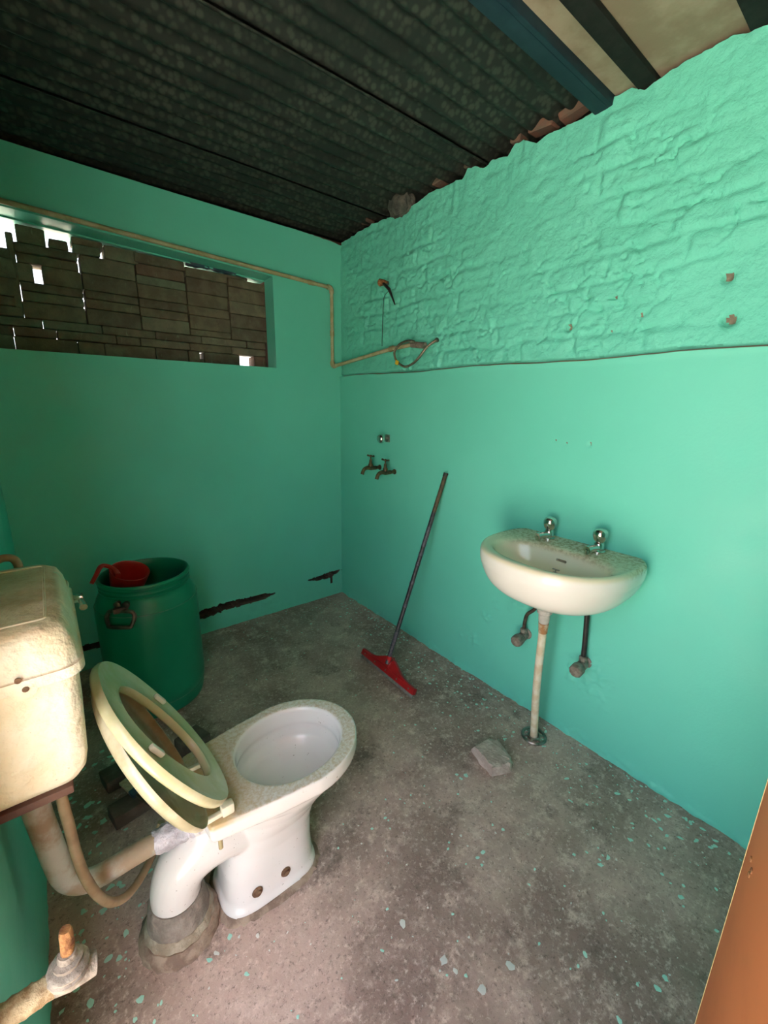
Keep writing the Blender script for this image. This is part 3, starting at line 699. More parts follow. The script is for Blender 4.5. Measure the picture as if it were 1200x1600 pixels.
# waste: trap nut, pipe and floor flange
D = hit(834, 1150, 2, 0); wb0 = Vector((-.168, BY+.012, .652))
P0 = thing('waste_pipe', 'pale rust-stained waste pipe running from basin to the floor', 'pipe', (D.x, D.y, 0))
wd = (D-wb0).normalized()
bm = NB(); lathe(bm, [(.020, 0), (.027, .004), (.027, .030), (.024, .034), (.024, .050), (.028, .054), (.028, .068), (.021, .074), (.021, .10), (.018, .112)], wb0+Vector((0, 0, .006)), wd, 20); obj('trap_nut', bm, 'waste_nut', P0)
bm = NB(); tube(bm, [wb0+wd*.106, wb0+wd*.150], [.0195, .0165], 16); obj('rust_collar', bm, 'rust_ring', P0)
bm = NB(); tube(bm, [wb0+wd*.14, wb0.lerp(D, .6)+Vector((-.004, .004, 0)), D+Vector((0, 0, .002))], .0155, 16, True, 4); obj('pipe', bm, 'waste_pipe', P0)
F0 = thing('floor_flange', 'round chrome floor flange around the waste pipe', 'flange', (D.x, D.y, 0))
for nm_, prf in (('flange', [(.040, .000), (.051, .000), (.053, .004), (.049, .009), (.041, .006)]), ('inner_ring', [(.019, .000), (.027, .000), (.027, .006), (.023, .009), (.019, .007)])):
    bm = NB(); n_ = 32
    rws = [[bm.verts.new((D.x+r_*math.cos(2*PI*q/n_), D.y+r_*math.sin(2*PI*q/n_), h_-.002)) for q in range(n_)] for r_, h_ in prf]
    for a_, b_ in zip(rws, rws[1:]+rws[:1]):
        for q in range(n_): bm.faces.new((a_[q], a_[(q+1) % n_], b_[(q+1) % n_], b_[q]))
    obj(nm_, bm, 'chrome_dull', F0)
for i in range(6):
    a = i*PI/3+.3; bm = NB(); box(bm, (-.009, -.004, 0), (.009, .004, .005), .001, 1, Matrix.Rotation(a, 3, 'Z'), Vector((0, 0, 0)))
    bmesh.ops.translate(bm, verts=bm.verts, vec=(D.x+.034*math.cos(a), D.y+.034*math.sin(a), .0)); obj('spoke', bm, 'chrome_dull', F0)
def angle_valve(wpx, label, dirv):
    w = hit(*wpx, 0, .0); t = thing('angle_valve', label, 'valve', w, 'angle valves under the basin'); d = Vector(dirv).normalized()
    bm = NB(); lathe(bm, [(.026, -.004), (.025, .003), (.015, .006), (.015, .02), (.020, .022), (.020, .044), (.015, .046), (.015, .056)], w, d, 14); obj('body', bm, 'grey_valve', t)
    bm = NB(); lathe(bm, [(.015, .054), (.024, .056), (.026, .066), (.026, .088), (.021, .095), (.012, .097), (.001, .0975)], w, d, 10); obj('knob', bm, 'grey_valve', t)
    o_ = w+d*.030; bm = NB(); lathe(bm, [(.012, .008), (.012, .02), (.016, .022), (.016, .036), (.010, .040)], o_, (0, 0, 1), 8); obj('outlet', bm, 'grey_valve', t)
    return o_
o1 = angle_valve((823, 990), 'grey angle valve with the bent dark supply pipe', (-1, -.06, -.05)); o2 = angle_valve((915, 1034), 'grey angle valve with the straight black supply pipe', (-1, -.05, -.05))
bm = NB(); tube(bm, [o1+Vector((0, 0, .03)), o1+Vector((-.002, -.002, .075)), o1+Vector((-.004, -.012, .115)), o1+Vector((0, -.045, .16)), Vector((-.055, -1.60, .655)), Vector((-.05, -1.607, .70))], .0078, 10, True, 5)
tag(obj('supply_pipe', bm, 'copper_dark', base=o1+Vector((0, 0, .03))), 'bent dark copper supply pipe under the basin', 'pipe')
bm = NB(); tube(bm, [o2+Vector((0, 0, .03)), o2+Vector((.0, .004, .12)), Vector((-.03, o2.y+.014, .64)), Vector((-.035, o2.y+.015, .70))], .0095, 10, True, 5)
tag(obj('supply_pipe', bm, 'black_rubber', base=o2+Vector((0, 0, .03))), 'straight black supply pipe under the basin', 'pipe')

# ================================================================== DRUM
DC = Vector((-1.305, -.428, 0)); DR = .200
G0 = thing('plastic_drum', 'open dark green plastic drum against the back wall', 'drum', DC)
prof = [(.150, .012), (.178, .002), (.188, .006), (.194, .030), (.193, .060), (.199, .070), (.2015, .11), (.2015, .42), (.2015, .475), (.199, .502), (.190, .532), (.178, .555), (.170, .564), (.176, .567), (.177, .574), (.171, .578), (.171, .582), (.177, .586), (.177, .593), (.171, .597), (.171, .601), (.179, .605), (.181, .613), (.177, .620), (.170, .621), (.166, .616), (.164, .57), (.172, .550), (.190, .50), (.194, .45), (.194, .10), (.180, .03), (.10, .022)]
bm = NB(); lathe(bm, prof, DC, (0, 0, 1), 64); obj('body', bm, 'drum_plastic', G0, angle=50)
for z, r in ((.502, .1995), (.066, .1965)):
    bm = NB(); tube(bm, [DC+Vector((r*math.cos(a), r*math.sin(a), z)) for a in np.linspace(0, 2*PI, 65)], .0018, 6, False); obj('moulding_seam', bm, 'drum_rib', G0)
dirc = Vector((CAM.x-DC.x, CAM.y-DC.y, 0)).normalized(); side = Vector((-dirc.y, dirc.x, 0))
an = math.radians(-31); hn_ = Matrix.Rotation(an, 3, 'Z') @ dirc; ht = Vector((-hn_.y, hn_.x, 0))
hc = DC+hn_*.203+Vector((0, 0, .470))
def HP(t, z, n=.006): 
    return DC+(hn_*math.sqrt(max(.204**2-t*t, 0))+ht*t)+Vector((0, 0, z))+hn_*n
hd_ = thing  # noqa
bm = NB()
lp = [HP(-.050, .520, -.004), HP(-.056, .504, .004), HP(-.046, .474, .012), HP(-.034, .468, .013), HP(.034, .468, .013), HP(.046, .474, .012), HP(.056, .504, .004), HP(.050, .520, -.004), HP(.036, .528, -.006), HP(-.036, .528, -.006)]
lp = lp+lp[:2]
tube(bm, lp, .0085, 8, True, 3); hdl = obj('handle', bm, 'copper_dark', G0)
bm = NB()
for t in (-.017, .017):
    lathe(bm, [(.015, -.008), (.015, .006), (.010, .010), (.004, .011)], HP(t, .550, -.022), hn_, 10)
box(bm, HP(0, .535, -.012)-Vector((.028, .012, .012)), HP(0, .535, -.012)+Vector((.028, .010, .010)), .004); obj('handle_bracket', bm, 'copper_dark', G0)
# red dipper hooked over the drum rim
cc = hit(196, 897, 2, .612); cc.z = .598
K0 = thing('dipper', 'red plastic dipper hooked over the rim of the green drum', 'dipper', cc)
ax = Vector((.22, -.30, 1)).normalized()
bm = NB(); lathe(bm, [(.052, -.075), (.060, -.07), (.074, .0), (.078, .03), (.0765, .032), (.073, .028), (.069, 0), (.056, -.066), (.001, -.066)], cc+Vector((.012, .004, 0)), ax, 36); obj('cup', bm, 'red_cup', K0)
ps = [cc+Vector((-.03, -.035, .028)), hit(178, 889, 2, .645), hit(165, 884, 2, .66), hit(157, 886, 2, .662), hit(150, 899, 2, .640), hit(143, 912, 2, .615)]
bm = NB(); tube(bm, ps, [.011, .010, .009, .010, .009, .008], 8, True, 4); obj('handle', bm, 'red_cup', K0)
# ================================================================== TOILET
TY = -1.475; T0 = thing('toilet', 'white ceramic toilet pan with raised seat and exposed trap', 'toilet', (-1.225, TY, 0))
def outline(k=1., inset=0., n=64):
    """rim plan: rounded front, tapering to a squared deck"""
    pts = []
    for i in range(n):
        a = 2*PI*i/n; ca, sa = math.cos(a), math.sin(a)
        if ca >= 0: x = .200*ca; y = .170*sa
        else:
            x = .272*math.copysign(abs(ca)**.42, ca); t = min(1, -x/.272)
            y = sa/abs(sa)*(.170-.042*t**1.3)*min(1, (abs(sa)/.30)**.55) if abs(sa) > 1e-6 else 0.
        f = k
        L = math.hypot(x, y); g = (L*f-inset)/L
        pts.append((x*g, y*g))
    return pts
XC = -1.130
def ring_out(k, z, inset=0.): return [Vector((XC+x, TY+y, z)) for x, y in outline(k, inset)]
def ring_el(cx, a, b, z, e=1., n=64, back=None):
    out = []
    for i in range(n):
        t = 2*PI*i/n; c, s = math.cos(t), math.sin(t)
        aa = a if (c >= 0 or back is None) else back
        out.append(Vector((cx+aa*math.copysign(abs(c)**e, c), TY+b*math.copysign(abs(s)**e, s), z)))
    return out
bm = NB()
rings = [ring_el(-1.230, .140, .100, .000, .55), ring_el(-1.230, .141, .101, .014, .55), ring_el(-1.228, .132, .094, .030, .6), ring_el(-1.225, .128, .088, .10, .65), ring_el(-1.215, .124, .084, .16, .75), ring_el(-1.20, .128, .090, .21, .85), ring_el(-1.175, .150, .112, .262, .95), ring_el(-1.155, .175, .140, .31, 1), 
  ring_out(.93, .342), ring_out(.985, .352), ring_out(1.0, .362), ring_out(1.0, .392), ring_out(.99, .400),
  ring_el(-1.140, .166, .137, .400, .97, back=.152), ring_el(-1.140, .158, .130, .394, .97, back=.146), ring_el(-1.142, .153, .125, .350, .97, back=.143), ring_el(-1.142, .156, .128, .340, .97, back=.146),
  ring_el(-1.145, .158, .130, .330, 1, back=.147), ring_el(-1.147, .150, .122, .305, 1, back=.142), ring_el(-1.15, .125, .10, .285, 1), ring_el(-1.15, .08, .06, .273, 1), ring_el(-1.15, .03, .02, .270, 1)]
loft(bm, rings)
# trap hump and outlet, and the flush inlet horn, fused to the pan by remeshing
tube(bm, [(-1.20, TY, .165), (-1.29, TY, .215), (-1.365, TY, .232), (-1.432, TY, .205), (-1.462, TY, .150), (-1.466, TY, .085), (-1.466, TY, .02)], [.062, .070, .071, .065, .061, .058, .057], 24, True, 6)
tube(bm, [(-1.415, TY, .305), (-1.36, TY, .312), (-1.28, TY, .32)], [.036, .040, .05], 20)
box(bm, (-1.402, TY-.028, .20), (-1.36, TY+.028, .33), .01)
box(bm, (-1.34, TY-.02, .02), (-1.25, TY+.02, .2))
pan = obj('pan', bm, 'toilet_ceramic', T0, angle=180)
rm = pan.modifiers.new('fuse', 'REMESH'); rm.mode = 'VOXEL'; rm.voxel_size = .0042; rm.use_smooth_shade = True
sm = pan.modifiers.new('soft', 'SMOOTH'); sm.factor = .5; sm.iterations = 5
for px, py in ((403, 1395), (447, 1363)):
    q = hit(px, py, 1, TY-.093); bm = NB(); lathe(bm, [(.015, 0), (.014, .004), (.0085, .005), (.0085, .009), (.004, .0095)], q+Vector((0, .004, 0)), (0, -1, 0), 16); obj('fixing_bolt', bm, 'bolt_rust', T0)
# cement bedding round the foot
bm = NB(); n = 60; ri = []
for k_, z_ in ((.95, .010), (1.01, .010), (1.05, .004), (1.10, -.004)):
    ri.append([Vector((p.x+random.uniform(-.004, .004), p.y+random.uniform(-.004, .004), z_)) for p in ring_el(-1.230, .140*k_, .100*(1+(k_-1)*1.3), 0, .6, n)])
loft(bm, ri, False, False); obj('bedding', bm, 'cement_brown', T0)
# seat ring and lid, both swung up
def seat_frame(hx, hz, tx, tz, y=TY):
    d = Vector((tx-hx, 0, tz-hz)); L = d.length; d.normalize(); n_ = Vector((d.z, 0, -d.x)); h = Vector((hx, y, hz))
    return (lambda s, t, o: h+d*s+Vector((0, t, 0))+n_*o), L
def egg(L, w, n=72, s0=0., kx=1.):
    out = []
    for i in range(n):
        a = 2*PI*i/n; c = math.cos(a); s = math.sin(a)
        out.append((s0+L/2*(1-math.copysign(abs(c)**.92, c)), w*math.copysign(abs(s)**.9, s)*(1+.10*(-c)*-1*-.6)))
    return out
SY = -1.500; SF, L = seat_frame(-1.345, .432, -1.5625, .797, SY)
ou = egg(L, .192); inn = egg(.300, .108, s0=.058)
bm = NB()
def er(e_, o_, sc=1., c=(L/2, 0)): return [SF(c[0]+(s-c[0])*sc, t*sc, o_) for s, t in e_]
ci = (.058+.150, 0)
rg = [er(ou, -.006, .985), er(ou, .0, 1.0), er(ou, .008, 1.0), er(ou, .014, .985), er(ou, .013, .94), er(ou, .009, .86), er(inn, .009, 1.07, ci), er(inn, .011, 1.02, ci), er(inn, .008, 1.0, ci), er(inn, -.004, 1.0, ci), er(inn, -.008, 1.03, ci), er(ou, -.012, .90)]
rows = [[bm.verts.new(p) for p in r] for r in rg]
for a_, b_ in zip(rows, rows[1:]+rows[:1]):
    for i in range(72): bm.faces.new((a_[i], a_[(i+1) % 72], b_[(i+1) % 72], b_[i]))
seat = obj('seat', bm, 'seat_plastic', T0, angle=60); seat['label'] = 'yellowed plastic seat ring, swung up'
for s, t in ((.295, -.138), (.19, .150)):
    bm = NB(); box(bm, (-.018, -.007, 0), (.018, .007, .012), .004)
    for v in bm.verts: v.co = SF(s+v.co.x, t+v.co.y, .010+v.co.z)
    obj('bumper', bm, 'seat_edge', seat)
LF, LL = seat_frame(-1.402, .402, -1.566, .772, SY-.006)
le = egg(LL, .198)
def lr(o_, sc): return [LF(LL/2+(s-LL/2)*sc, t*sc, o_) for s, t in le]
bm = NB(); loft(bm, [lr(.012, .985), lr(.014, 1.0), lr(.008, 1.005), lr(.0, .985), lr(-.008, .94), lr(-.012, .8), lr(-.013, .4)], False, True)
bm2 = bm
lid = obj('lid', bm, 'lid_plastic', T0, angle=60)
bm = NB(); loft(bm, [lr(.0125, .985), lr(.006, .970), lr(-.001, .955), lr(-.005, .90), lr(-.006, .5)], False, True); li = obj('lid_inside', bm, 'lid_plastic', lid, angle=60)
for yy_ in (TY-.112, TY+.062):
    bm = NB(); box(bm, (-1.366, yy_-.011, .399), (-1.336, yy_+.011, .428), .005); hg = obj('hinge', bm, 'seat_edge', T0)
    bm = NB(); box(bm, (-1.402, yy_-.006, .401), (-1.362, yy_+.006, .414), .003); obj('hinge_arm', bm, 'seat_edge', hg)
bm = NB(); tube(bm, [(-1.372, TY-.105, .36), (-1.372, TY-.105, .300)], .0055, 10); obj('hinge_bolt', bm, 'pvc_cream', T0)
# outlet collar in the floor
C0 = thing('drain_collar', 'crumbling cement collar where the toilet trap enters the floor', 'collar', (-1.466, TY, 0))
bm = NB(); lathe(bm, [(.050, .118), (.0625, .120), (.066, .112), (.074, .060), (.076, .048), (.05, .044)], (-1.466, TY, 0), (0, 0, 1), 40, .012); obj('sleeve', bm, 'cement', C0)
bm = NB(); lathe(bm, [(.05, .058), (.076, .056), (.083, .040), (.084, .026), (.05, .022)], (-1.466, TY, 0), (.04, 0, 1), 40, .02); obj('mortar_band', bm, 'cement_pale', C0)
bm = NB(); lathe(bm, [(.05, .034), (.086, .032), (.096, .018), (.098, -.004), (.05, -.004)], (-1.466, TY, 0), (0, 0, 1), 40, .02); obj('ring', bm, 'cement_brown', C0)

# ================================================================== CISTERN
CY0, CY1 = -1.650, -1.275; CX0, CX1 = XL+.006, -1.574; CZ0, CZ1, CZT = .690, .925, 1.002
Z0 = thing('cistern', 'cream overpainted low cistern on the side wall', 'cistern', ((CX0+CX1)/2, (CY0+CY1)/2, CZ0))
def rrect(x0, x1, y0, y1, r, z, n=10):
    out = []
    for cx, cy, a0 in ((x1-r, y1-r, 0), (x0+r, y1-r, 90), (x0+r, y0+r, 180), (x1-r, y0+r, 270)):
        for i in range(n+1):
            a = math.radians(a0+90*i/n); out.append(Vector((cx+r*math.cos(a), cy+r*math.sin(a), z)))
    return out
def cr(i, z, r=.03): return rrect(CX0, CX1-i, CY0+i, CY1-i, r, z)
bm = NB(); loft(bm, [cr(.040, CZ0, .02), cr(.026, CZ0+.006, .025), cr(.016, CZ0+.022, .03), cr(.011, CZ0+.05, .03), cr(.004, .86, .03), cr(.002, CZ1, .03)]); obj('tank', bm, 'cistern_paint', Z0, angle=60)
bm = NB(); loft(bm, [cr(-.004, CZ1-.014, .032), cr(-.007, CZ1-.012, .034), cr(-.007, CZ1+.006, .034), cr(-.003, CZ1+.009, .032), cr(-.001, CZ1+.02, .032), cr(.004, CZT-.030, .034), cr(.012, CZT-.010, .034), cr(.026, CZT, .03)]); lidc = obj('lid', bm, 'cistern_paint', Z0, angle=50)
pr = rrect(CX0+.03, CX1-.034, CY0+.045, CY1-.045, .008, CZT+.0005)
bm = NB(); tube(bm, pr+pr[:1], .0022, 6, False); obj('lid_panel_line', bm, 'cistern_paint', lidc)
bm = NB(); tube(bm, [(CX1-.004, CY1-.06, CZ1+.022), (CX1-.004, CY1-.035, CZ1+.025), (CX1-.012, CY1-.012, CZ1+.027)], [.006, .008, .006], 8, True, 3); obj('clip', bm, 'cistern_paint', lidc)
for px, py in ((28, 1064), (40, 1077)):
    q = hit(px, py, 1, CY0-.007); bm = NB(); lathe(bm, [(.0045, -.002), (.0045, .0015), (.002, .002)], q, (0, -1, 0), 10); obj('screw', bm, 'bolt_rust', lidc)
q = hit(40, 1077, 1, CY0-.004); bm = NB(); lathe(bm, [(.016, -.006), (.016, .001), (.012, .003)], q, (0, -1, 0), 16); obj('clip_boss', bm, 'cistern_paint', Z0)
lv = hit(126, 934, 1, CY1-.03)
bm = NB(); lathe(bm, [(.010, -.05), (.010, .0), (.012, .004), (.012, .012), (.006, .014)], (CX1+.012, CY1-.03, lv.z), (1, 0, 0), 12)
tube(bm, [(CX1+.02, CY1-.03, lv.z), (CX1+.021, CY1-.05, lv.z-.002), (CX1+.022, CY1-.075, lv.z-.006)], [.006, .0055, .008], 8); obj('flush_lever', bm, 'chrome', Z0)
K1 = thing('cistern_bracket', 'dark brown board carrying the cistern', 'bracket', ((CX0+CX1)/2, (CY0+CY1)/2, CZ0-.024))
bm = NB(); box(bm, (XL+.002, CY0+.022, CZ0-.016), (CX1-.040, CY1-.02, CZ0-.0005), .002); obj('board', bm, 'bracket_brown', K1)
for yb in (CY1-.12, CY1-.04):
    bm = NB(); box(bm, (XL+.002, yb-.006, CZ0-.07), (XL+.05, yb+.006, CZ0-.0165), .002); obj('cleat', bm, 'bracket_brown', K1)
# flush pipe: down from the cistern, elbow, across to the pan
fx0 = -1.668; fz0 = .305
FP = thing('flush_pipe', 'grimy grey flush pipe bending from cistern to toilet', 'pipe', (fx0, TY, fz0))
bm = NB(); tube(bm, [(fx0-.022, TY, CZ0-.024), (fx0-.018, TY, .55), (fx0-.008, TY, .42), (fx0, TY, .355), (fx0+.018, TY, .318), (fx0+.055, TY, fz0-.004), (fx0+.14, TY, fz0), (-1.405, TY, fz0+.002)], .0235, 18, True, 5); obj('pipe', bm, 'flush_pipe', FP)
bm = NB(); lathe(bm, [(.024, 0), (.034, .002), (.034, .022), (.026, .026)], (fx0-.022, TY, CZ0-.050), (0, 0, 1), 12); obj('nut', bm, 'flush_pipe', FP)
bm = NB(); tube(bm, [(-1.50, TY, fz0+.001), (-1.475, TY, fz0), (-1.445, TY, fz0), (-1.42, TY, fz0+.002), (-1.402, TY, fz0+.003)], [.0245, .030, .029, .034, .038], 18, True, 4)
for v in bm.verts: v.co += Vector((random.uniform(-.0015, .0015), random.uniform(-.003, .003), random.uniform(-.003, .003)))
obj('plastic_wrap', bm, 'tape_wrap', FP)
# overflow hose looping under the cistern
hs = [hit(x, y, 1, q) for x, y, q in ((100, 1262, -1.55), (108, 1290, -1.55), (118, 1330, -1.55), (132, 1368, -1.55), (152, 1398, -1.545), (175, 1410, -1.53), (200, 1398, -1.50), (222, 1368, -1.46), (238, 1335, -1.42), (246, 1305, -1.40), (252, 1285, -1.395))]
hs.insert(0, Vector((hs[0].x, hs[0].y, CZ0-.017)))
bm = NB(); tube(bm, hs, .0095, 10, True, 5); tag(obj('drain_hose', bm, 'hose_tan', base=hs[5]), 'tan rubber hose hanging in a loop below the cistern', 'hose')
# bent inlet pipe behind the cistern
ip = [hit(-22, 886, 1, -1.22), hit(-8, 877, 1, -1.22), hit(6, 872, 1, -1.22), hit(20, 873, 1, -1.22), hit(28, 882, 1, -1.22), hit(31, 900, 1, -1.22), hit(34, 940, 1, -1.22)]
ip[0].x = XL+.002
bm = NB(); tube(bm, ip, .0085, 10, True, 5); tag(obj('inlet_pipe', bm, 'hose_tan', base=ip[0]), 'bent brown inlet pipe arching behind the cistern', 'pipe')

# ================================================================== STOPCOCK on the side wall
va = hit(-6, 1597, 0, XL); d_ = Vector((1, .02, -.02)).normalized()
def VP(px, py, q): return hit(px, py, 1, q)
vy = va.y
R0 = thing('rusty_stopcock', 'corroded rusty stopcock sticking out of the side wall', 'stopcock', va)
v1 = VP(92, 1533, vy); v2 = VP(150, 1503, vy)
bm = NB(); tube(bm, [va-Vector((.004, 0, 0)), va.lerp(v1, .35), va.lerp(v1, .7), v1], [.0165, .0185, .0175, .0165], 14, True, 5)
for v in bm.verts: v.co += Vector((random.uniform(-.001, .001), random.uniform(-.0015, .0015), random.uniform(-.0015, .0015)))
obj('pipe', bm, 'rust_pale', R0)
bm = NB(); tube(bm, [v1-(v1-va)*.1, v1.lerp(v2, .3), v1.lerp(v2, .7), v2], [.0165, .0205, .0185, .0165], 14, True, 5); obj('body', bm, 'rust_grey', R0)
vb = VP(108, 1524, vy); vt = VP(102, 1452, vy); vd = (vt-vb).normalized()
bm = NB(); lathe(bm, [(.018, -.006), (.027, .006), (.029, .014), (.026, .017), (.028, .022), (.025, .026), (.019, .028), (.020, .035), (.014, .039), (.012, .048)], vb, vd, 14); obj('bonnet', bm, 'rust_grey', R0)
bm = NB(); tube(bm, [vb+vd*.040, vb+vd*.06+Vector((.001, 0, 0)), vt-vd*.006, vt], [.0085, .0095, .009, .0075], 10, True, 3); obj('spindle', bm, 'rust', R0)

# ================================================================== LOOSE THINGS ON THE FLOOR
def lump(name, pts_px, zt, mat, label, cat, base_grow=1.15, noise_=.004):
    top_ = [hit(x, y, 2, zt) for x, y in pts_px]; c = sum(top_, Vector())/len(top_)
    den = []
    for a_, b_ in zip(top_, top_[1:]+top_[:1]):
        for k_ in range(4): den.append(a_.lerp(b_, k_/4))
    bm = NB(); rg = []
    for z_, g_ in ((-.003, base_grow), (zt*.45, base_grow*.98), (zt*.9, 1.02), (zt, .94), (zt*1.03, .5)):
        rg.append([Vector((c.x+(p.x-c.x)*g_+random.uniform(-noise_, noise_), c.y+(p.y-c.y)*g_+random.uniform(-noise_, noise_), max(-.003, z_+random.uniform(-1, 1)*noise_*.5*(z_ > 0)))) for p in den])
    loft(bm, rg); return tag(obj(name, bm, mat, base=(c.x, c.y, 0), angle=35), label, cat)
lump('concrete_chunk', [(742, 1166), (764, 1153), (778, 1156), (798, 1182), (796, 1192), (770, 1198), (758, 1186)], .032, 'stone_pink', 'pinkish broken concrete chunk on the floor near the basin', 'rubble')
# rounded stone lodged between wall top and roof
q = hit(626, 319, 0, .0)
bm = NB(); bmesh.ops.create_icosphere(bm, subdivisions=4, radius=.062)
for v in bm.verts:
    nrm = v.co.normalized(); k_ = 1+.5*float(fbm(np.array(nrm.x*3+nrm.z*2), np.array(nrm.y*3+5+nrm.z), 3, 121)); v.co = Vector((v.co.x*k_*.8, v.co.y*k_*1.35, v.co.z*k_*.85))
bmesh.ops.translate(bm, verts=bm.verts, vec=q); tag(obj('round_stone', bm, 'stone_dark', base=q-Vector((0, 0, .05))), 'rounded grey stone lodged between wall top and roof', 'stone')
for px, py, w_, h_, lb in ((736, 248, .016, .05, 'narrow upright brick sliver on the wall top, second past the round stone'), (813, 205, .020, .055, 'tall upright brick sliver on the wall top, third past the round stone'), (690, 280, .03, .03, 'small brick bit on the wall top, first past the round stone'),
        (850, 196, .05, .025, 'flat brick bit on the wall top, fourth past the round stone'), (900, 172, .05, .022, 'flat brick bit on the wall top next to the blue beam'), (575, 345, .03, .02, 'brick bit on the wall top between room corner and round stone')):
    q = hit(px, py, 0, .035); bm = NB(); box(bm, q-Vector((.03, w_, h_*.75)), q+Vector((.03, w_, h_*.55)), .005, 1, Matrix.Rotation(random.uniform(-.25, .25), 3, 'X'), None, .005)
    o = obj('brick_fragment', bm, 'raw_brick', base=q, angle=30); tag(o, lb, 'rubble', 'brick bits along the wall top')
# bricks and a paintbrush behind the toilet
def floor_brick(px, py, L_, W_, H_, rz, label, z=0., mat='floor_brick'):
    q = hit(px, py, 2, z+H_); bm = NB(); box(bm, (-L_/2, -W_/2, 0), (L_/2, W_/2, H_), .004, 2, None, None, .002)
    bmesh.ops.rotate(bm, verts=bm.verts, cent=(0, 0, 0), matrix=Matrix.Rotation(rz, 3, 'Z')); bmesh.ops.translate(bm, verts=bm.verts, vec=(q.x, q.y, z-.001))
    return tag(obj('loose_brick', bm, mat, base=(q.x, q.y, z), angle=30), label, 'brick', 'bricks behind the toilet')
b1 = floor_brick(228, 1236, .215, .075, .045, .18, 'brown brick lying flat on the floor under the paintbrush')
b2 = floor_brick(187, 1200, .11, .08, .05, .18, 'half brick on the floor between paintbrush and cistern')
b3 = floor_brick(300, 1150, .10, .09, .085, .35, 'small brown brick on the floor between drum and toilet')
bq = hit(212, 1232, 2, .049)
PB = thing('paintbrush', 'worn paintbrush with blue ferrule lying on a brick', 'paintbrush', bq)
def brush_box(a_, b_, m_, nm, taper=1.):
    bm = NB(); vs = box(bm, a_, b_, .003, 2)
    for v in vs:
        if v.co.x > (a_[0]+b_[0])/2: v.co.y *= taper
    bmesh.ops.rotate(bm, verts=bm.verts, cent=(0, 0, 0), matrix=Matrix.Rotation(1.95, 3, 'Z') @ Matrix.Rotation(-.12, 3, 'Y')); bmesh.ops.translate(bm, verts=bm.verts, vec=bq); obj(nm, bm, m_, PB)
brush_box((-.030, -.026, -.002), (.0, .026, .013), 'brush_blue', 'ferrule'); brush_box((-.002, -.025, -.001), (.055, .025, .012), 'bristle', 'bristles'); brush_box((-.14, -.011, .001), (-.028, .011, .012), 'pole_wood', 'handle', 1.6)

# ================================================================== PAINT SPLASHES
def blobs(name, spots, mat, label):
    bm = NB()
    for x, y, r, el, an_ in spots:
        n_ = 9 if r > .003 else 6; vs = []
        zb = float(.006*fbm(np.array(x*3), np.array(y*3), 3, 5)+.003*fbm(np.array(x*14), np.array(y*14), 3, 8))-.0035+.0012
        for i in range(n_):
            a_ = 2*PI*i/n_; rr = r*random.uniform(.65, 1.2); px_ = rr*el*math.cos(a_); py_ = rr*math.sin(a_)
            vs.append(bm.verts.new((x+px_*math.cos(an_)-py_*math.sin(an_), y+px_*math.sin(an_)+py_*math.cos(an_), zb)))
        c_ = bm.verts.new((x, y, zb+.0006))
        for i in range(n_): bm.faces.new((vs[i], vs[(i+1) % n_], c_))
    o = obj(name, bm, mat); return tag(o, label, 'paint', kind='stuff')
def at(x, y): q_ = hit(x, y, 2, 0); return q_.x, q_.y
teal = []; pale = []
K = lambda x, y: (560+x/1.875, 1150+y/1.875)
for x, y, r in ((78, 237, 4), (40, 270, 4), (265, 310, 4), (263, 328, 4), (365, 340, 6), (349, 355, 5), (362, 376, 4), (290, 112, 4), (303, 125, 4), (316, 116, 5), (492, 75, 3), (122, 184, 3), (797, 303, 6), (850, 318, 5), (898, 327, 4), (903, 233, 6), (632, 345, 5), (710, 376, 6), (716, 348, 3), (952, 437, 5), (946, 470, 6), (953, 498, 3), (1048, 447, 4), (1087, 343, 4), (1120, 362, 3), (664, 637, 5), (900, 708, 6), (877, 738, 6), (644, 672, 3), (1050, 568, 4), (276, 520, 3), (315, 700, 4), (500, 433, 3), (688, 268, 3), (650, 128, 3), (605, 90, 3), (668, 80, 5), (805, 268, 3), (765, 830, 5)):
    teal.append((*at(*K(x, y)), r/900, random.uniform(1, 1.5), random.uniform(0, 3)))
for x, y, r in ((250, 655, 7), (445, 672, 8), (362, 742, 8), (130, 548, 7), (285, 687, 5), (300, 290, 4), (320, 320, 3)):
    pale.append((*at(*K(x, y)), r/800, random.uniform(1, 1.4), random.uniform(0, 3)))
C3 = lambda x, y: (x/2.143, 1220+y/2.143)
for x, y, r in ((362, 592, 9), (398, 590, 8), (422, 506, 8), (345, 430, 9), (278, 436, 7), (770, 519, 7), (825, 646, 5), (293, 120, 9), (345, 133, 12), (295, 78, 12), (370, 352, 9), (400, 342, 8), (420, 160, 7), (438, 124, 6), (612, 190, 6), (515, 466, 6), (290, 150, 6), (310, 70, 8), (470, 730, 7), (206, 770, 5), (452, 800, 5), (540, 740, 4), (420, 596, 4), (480, 590, 4), (330, 210, 6), (300, 240, 6), (440, 220, 7), (408, 350, 7), (500, 300, 5), (540, 290, 4)):
    teal.append((*at(*C3(x, y)), r/1100, random.uniform(1, 1.6), random.uniform(0, 3)))
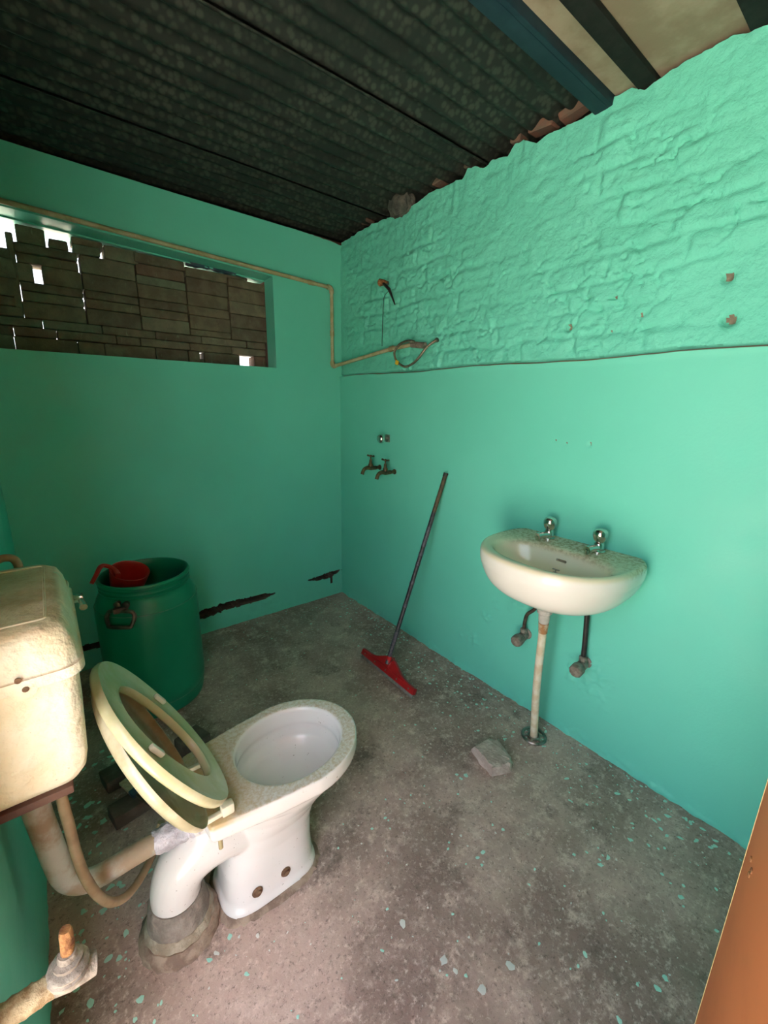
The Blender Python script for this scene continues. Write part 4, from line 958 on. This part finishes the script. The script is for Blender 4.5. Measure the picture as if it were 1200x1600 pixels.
for x, y, r in ((862, 517, 6), (725, 574, 6), (800, 520, 4)): pale.append((*at(*C3(x, y)), r/1300, 1.6, random.uniform(0, 3)))
C8 = lambda x, y: (540+x/3.2, 720+y/3.2)
for x, y, r in ((612, 1230, 8), (655, 1215, 10), (707, 1232, 10), (555, 1567, 9), (603, 1572, 12), (575, 1585, 8), (400, 1085, 8), (365, 1052, 6), (440, 1072, 7), (480, 960, 6), (530, 1070, 6), (458, 1125, 5), (510, 1205, 6), (650, 1275, 5), (560, 1150, 9), (690, 1190, 9), (715, 1140, 6), (795, 1375, 5), (750, 1335, 5), (160, 1130, 5), (150, 840, 7), (320, 910, 6), (370, 960, 6), (380, 1000, 7)):
    teal.append((*at(*C8(x, y)), r/1500, random.uniform(1, 1.6), random.uniform(0, 3)))
for i in range(420):      # drips under the freshly painted right-hand wall
    y_ = random.uniform(-2.3, -.1); x_ = -abs(random.gauss(0, .16))-.01; teal.append((x_, y_, random.choice((.0016, .002, .003, .004, .0055)), random.uniform(1, 2), random.uniform(0, 3)))
for i in range(130):
    x_ = random.uniform(-1.7, -.05); y_ = -abs(random.gauss(0, .15))-.02; teal.append((x_, y_, random.choice((.0016, .002, .003, .004)), random.uniform(1, 2), random.uniform(0, 3)))
for i in range(260):
    x_ = random.uniform(-1.72, -.02); y_ = random.uniform(-2.35, -.05); teal.append((x_, y_, random.choice((.0012, .0018, .0025, .0035)), random.uniform(1, 1.8), random.uniform(0, 3)))
for i in range(110):
    x_ = XL+abs(random.gauss(0, .14))+.01; y_ = random.uniform(-1.9, -.6); teal.append((x_, y_, random.choice((.002, .003, .005, .007)), random.uniform(1, 1.8), random.uniform(0, 3)))
for i in range(420):
    x_ = random.uniform(-1.72, -.02); y_ = random.uniform(-2.35, -.05); pale.append((x_, y_, random.choice((.001, .0014, .002, .003)), random.uniform(1, 1.8), random.uniform(0, 3)))
blobs('paint_splashes', teal, 'paint_drop', 'turquoise paint drips scattered over the concrete floor')
blobs('paint_flecks', pale, 'paint_drop_pale', 'pale grey white plaster flecks scattered over the concrete floor')
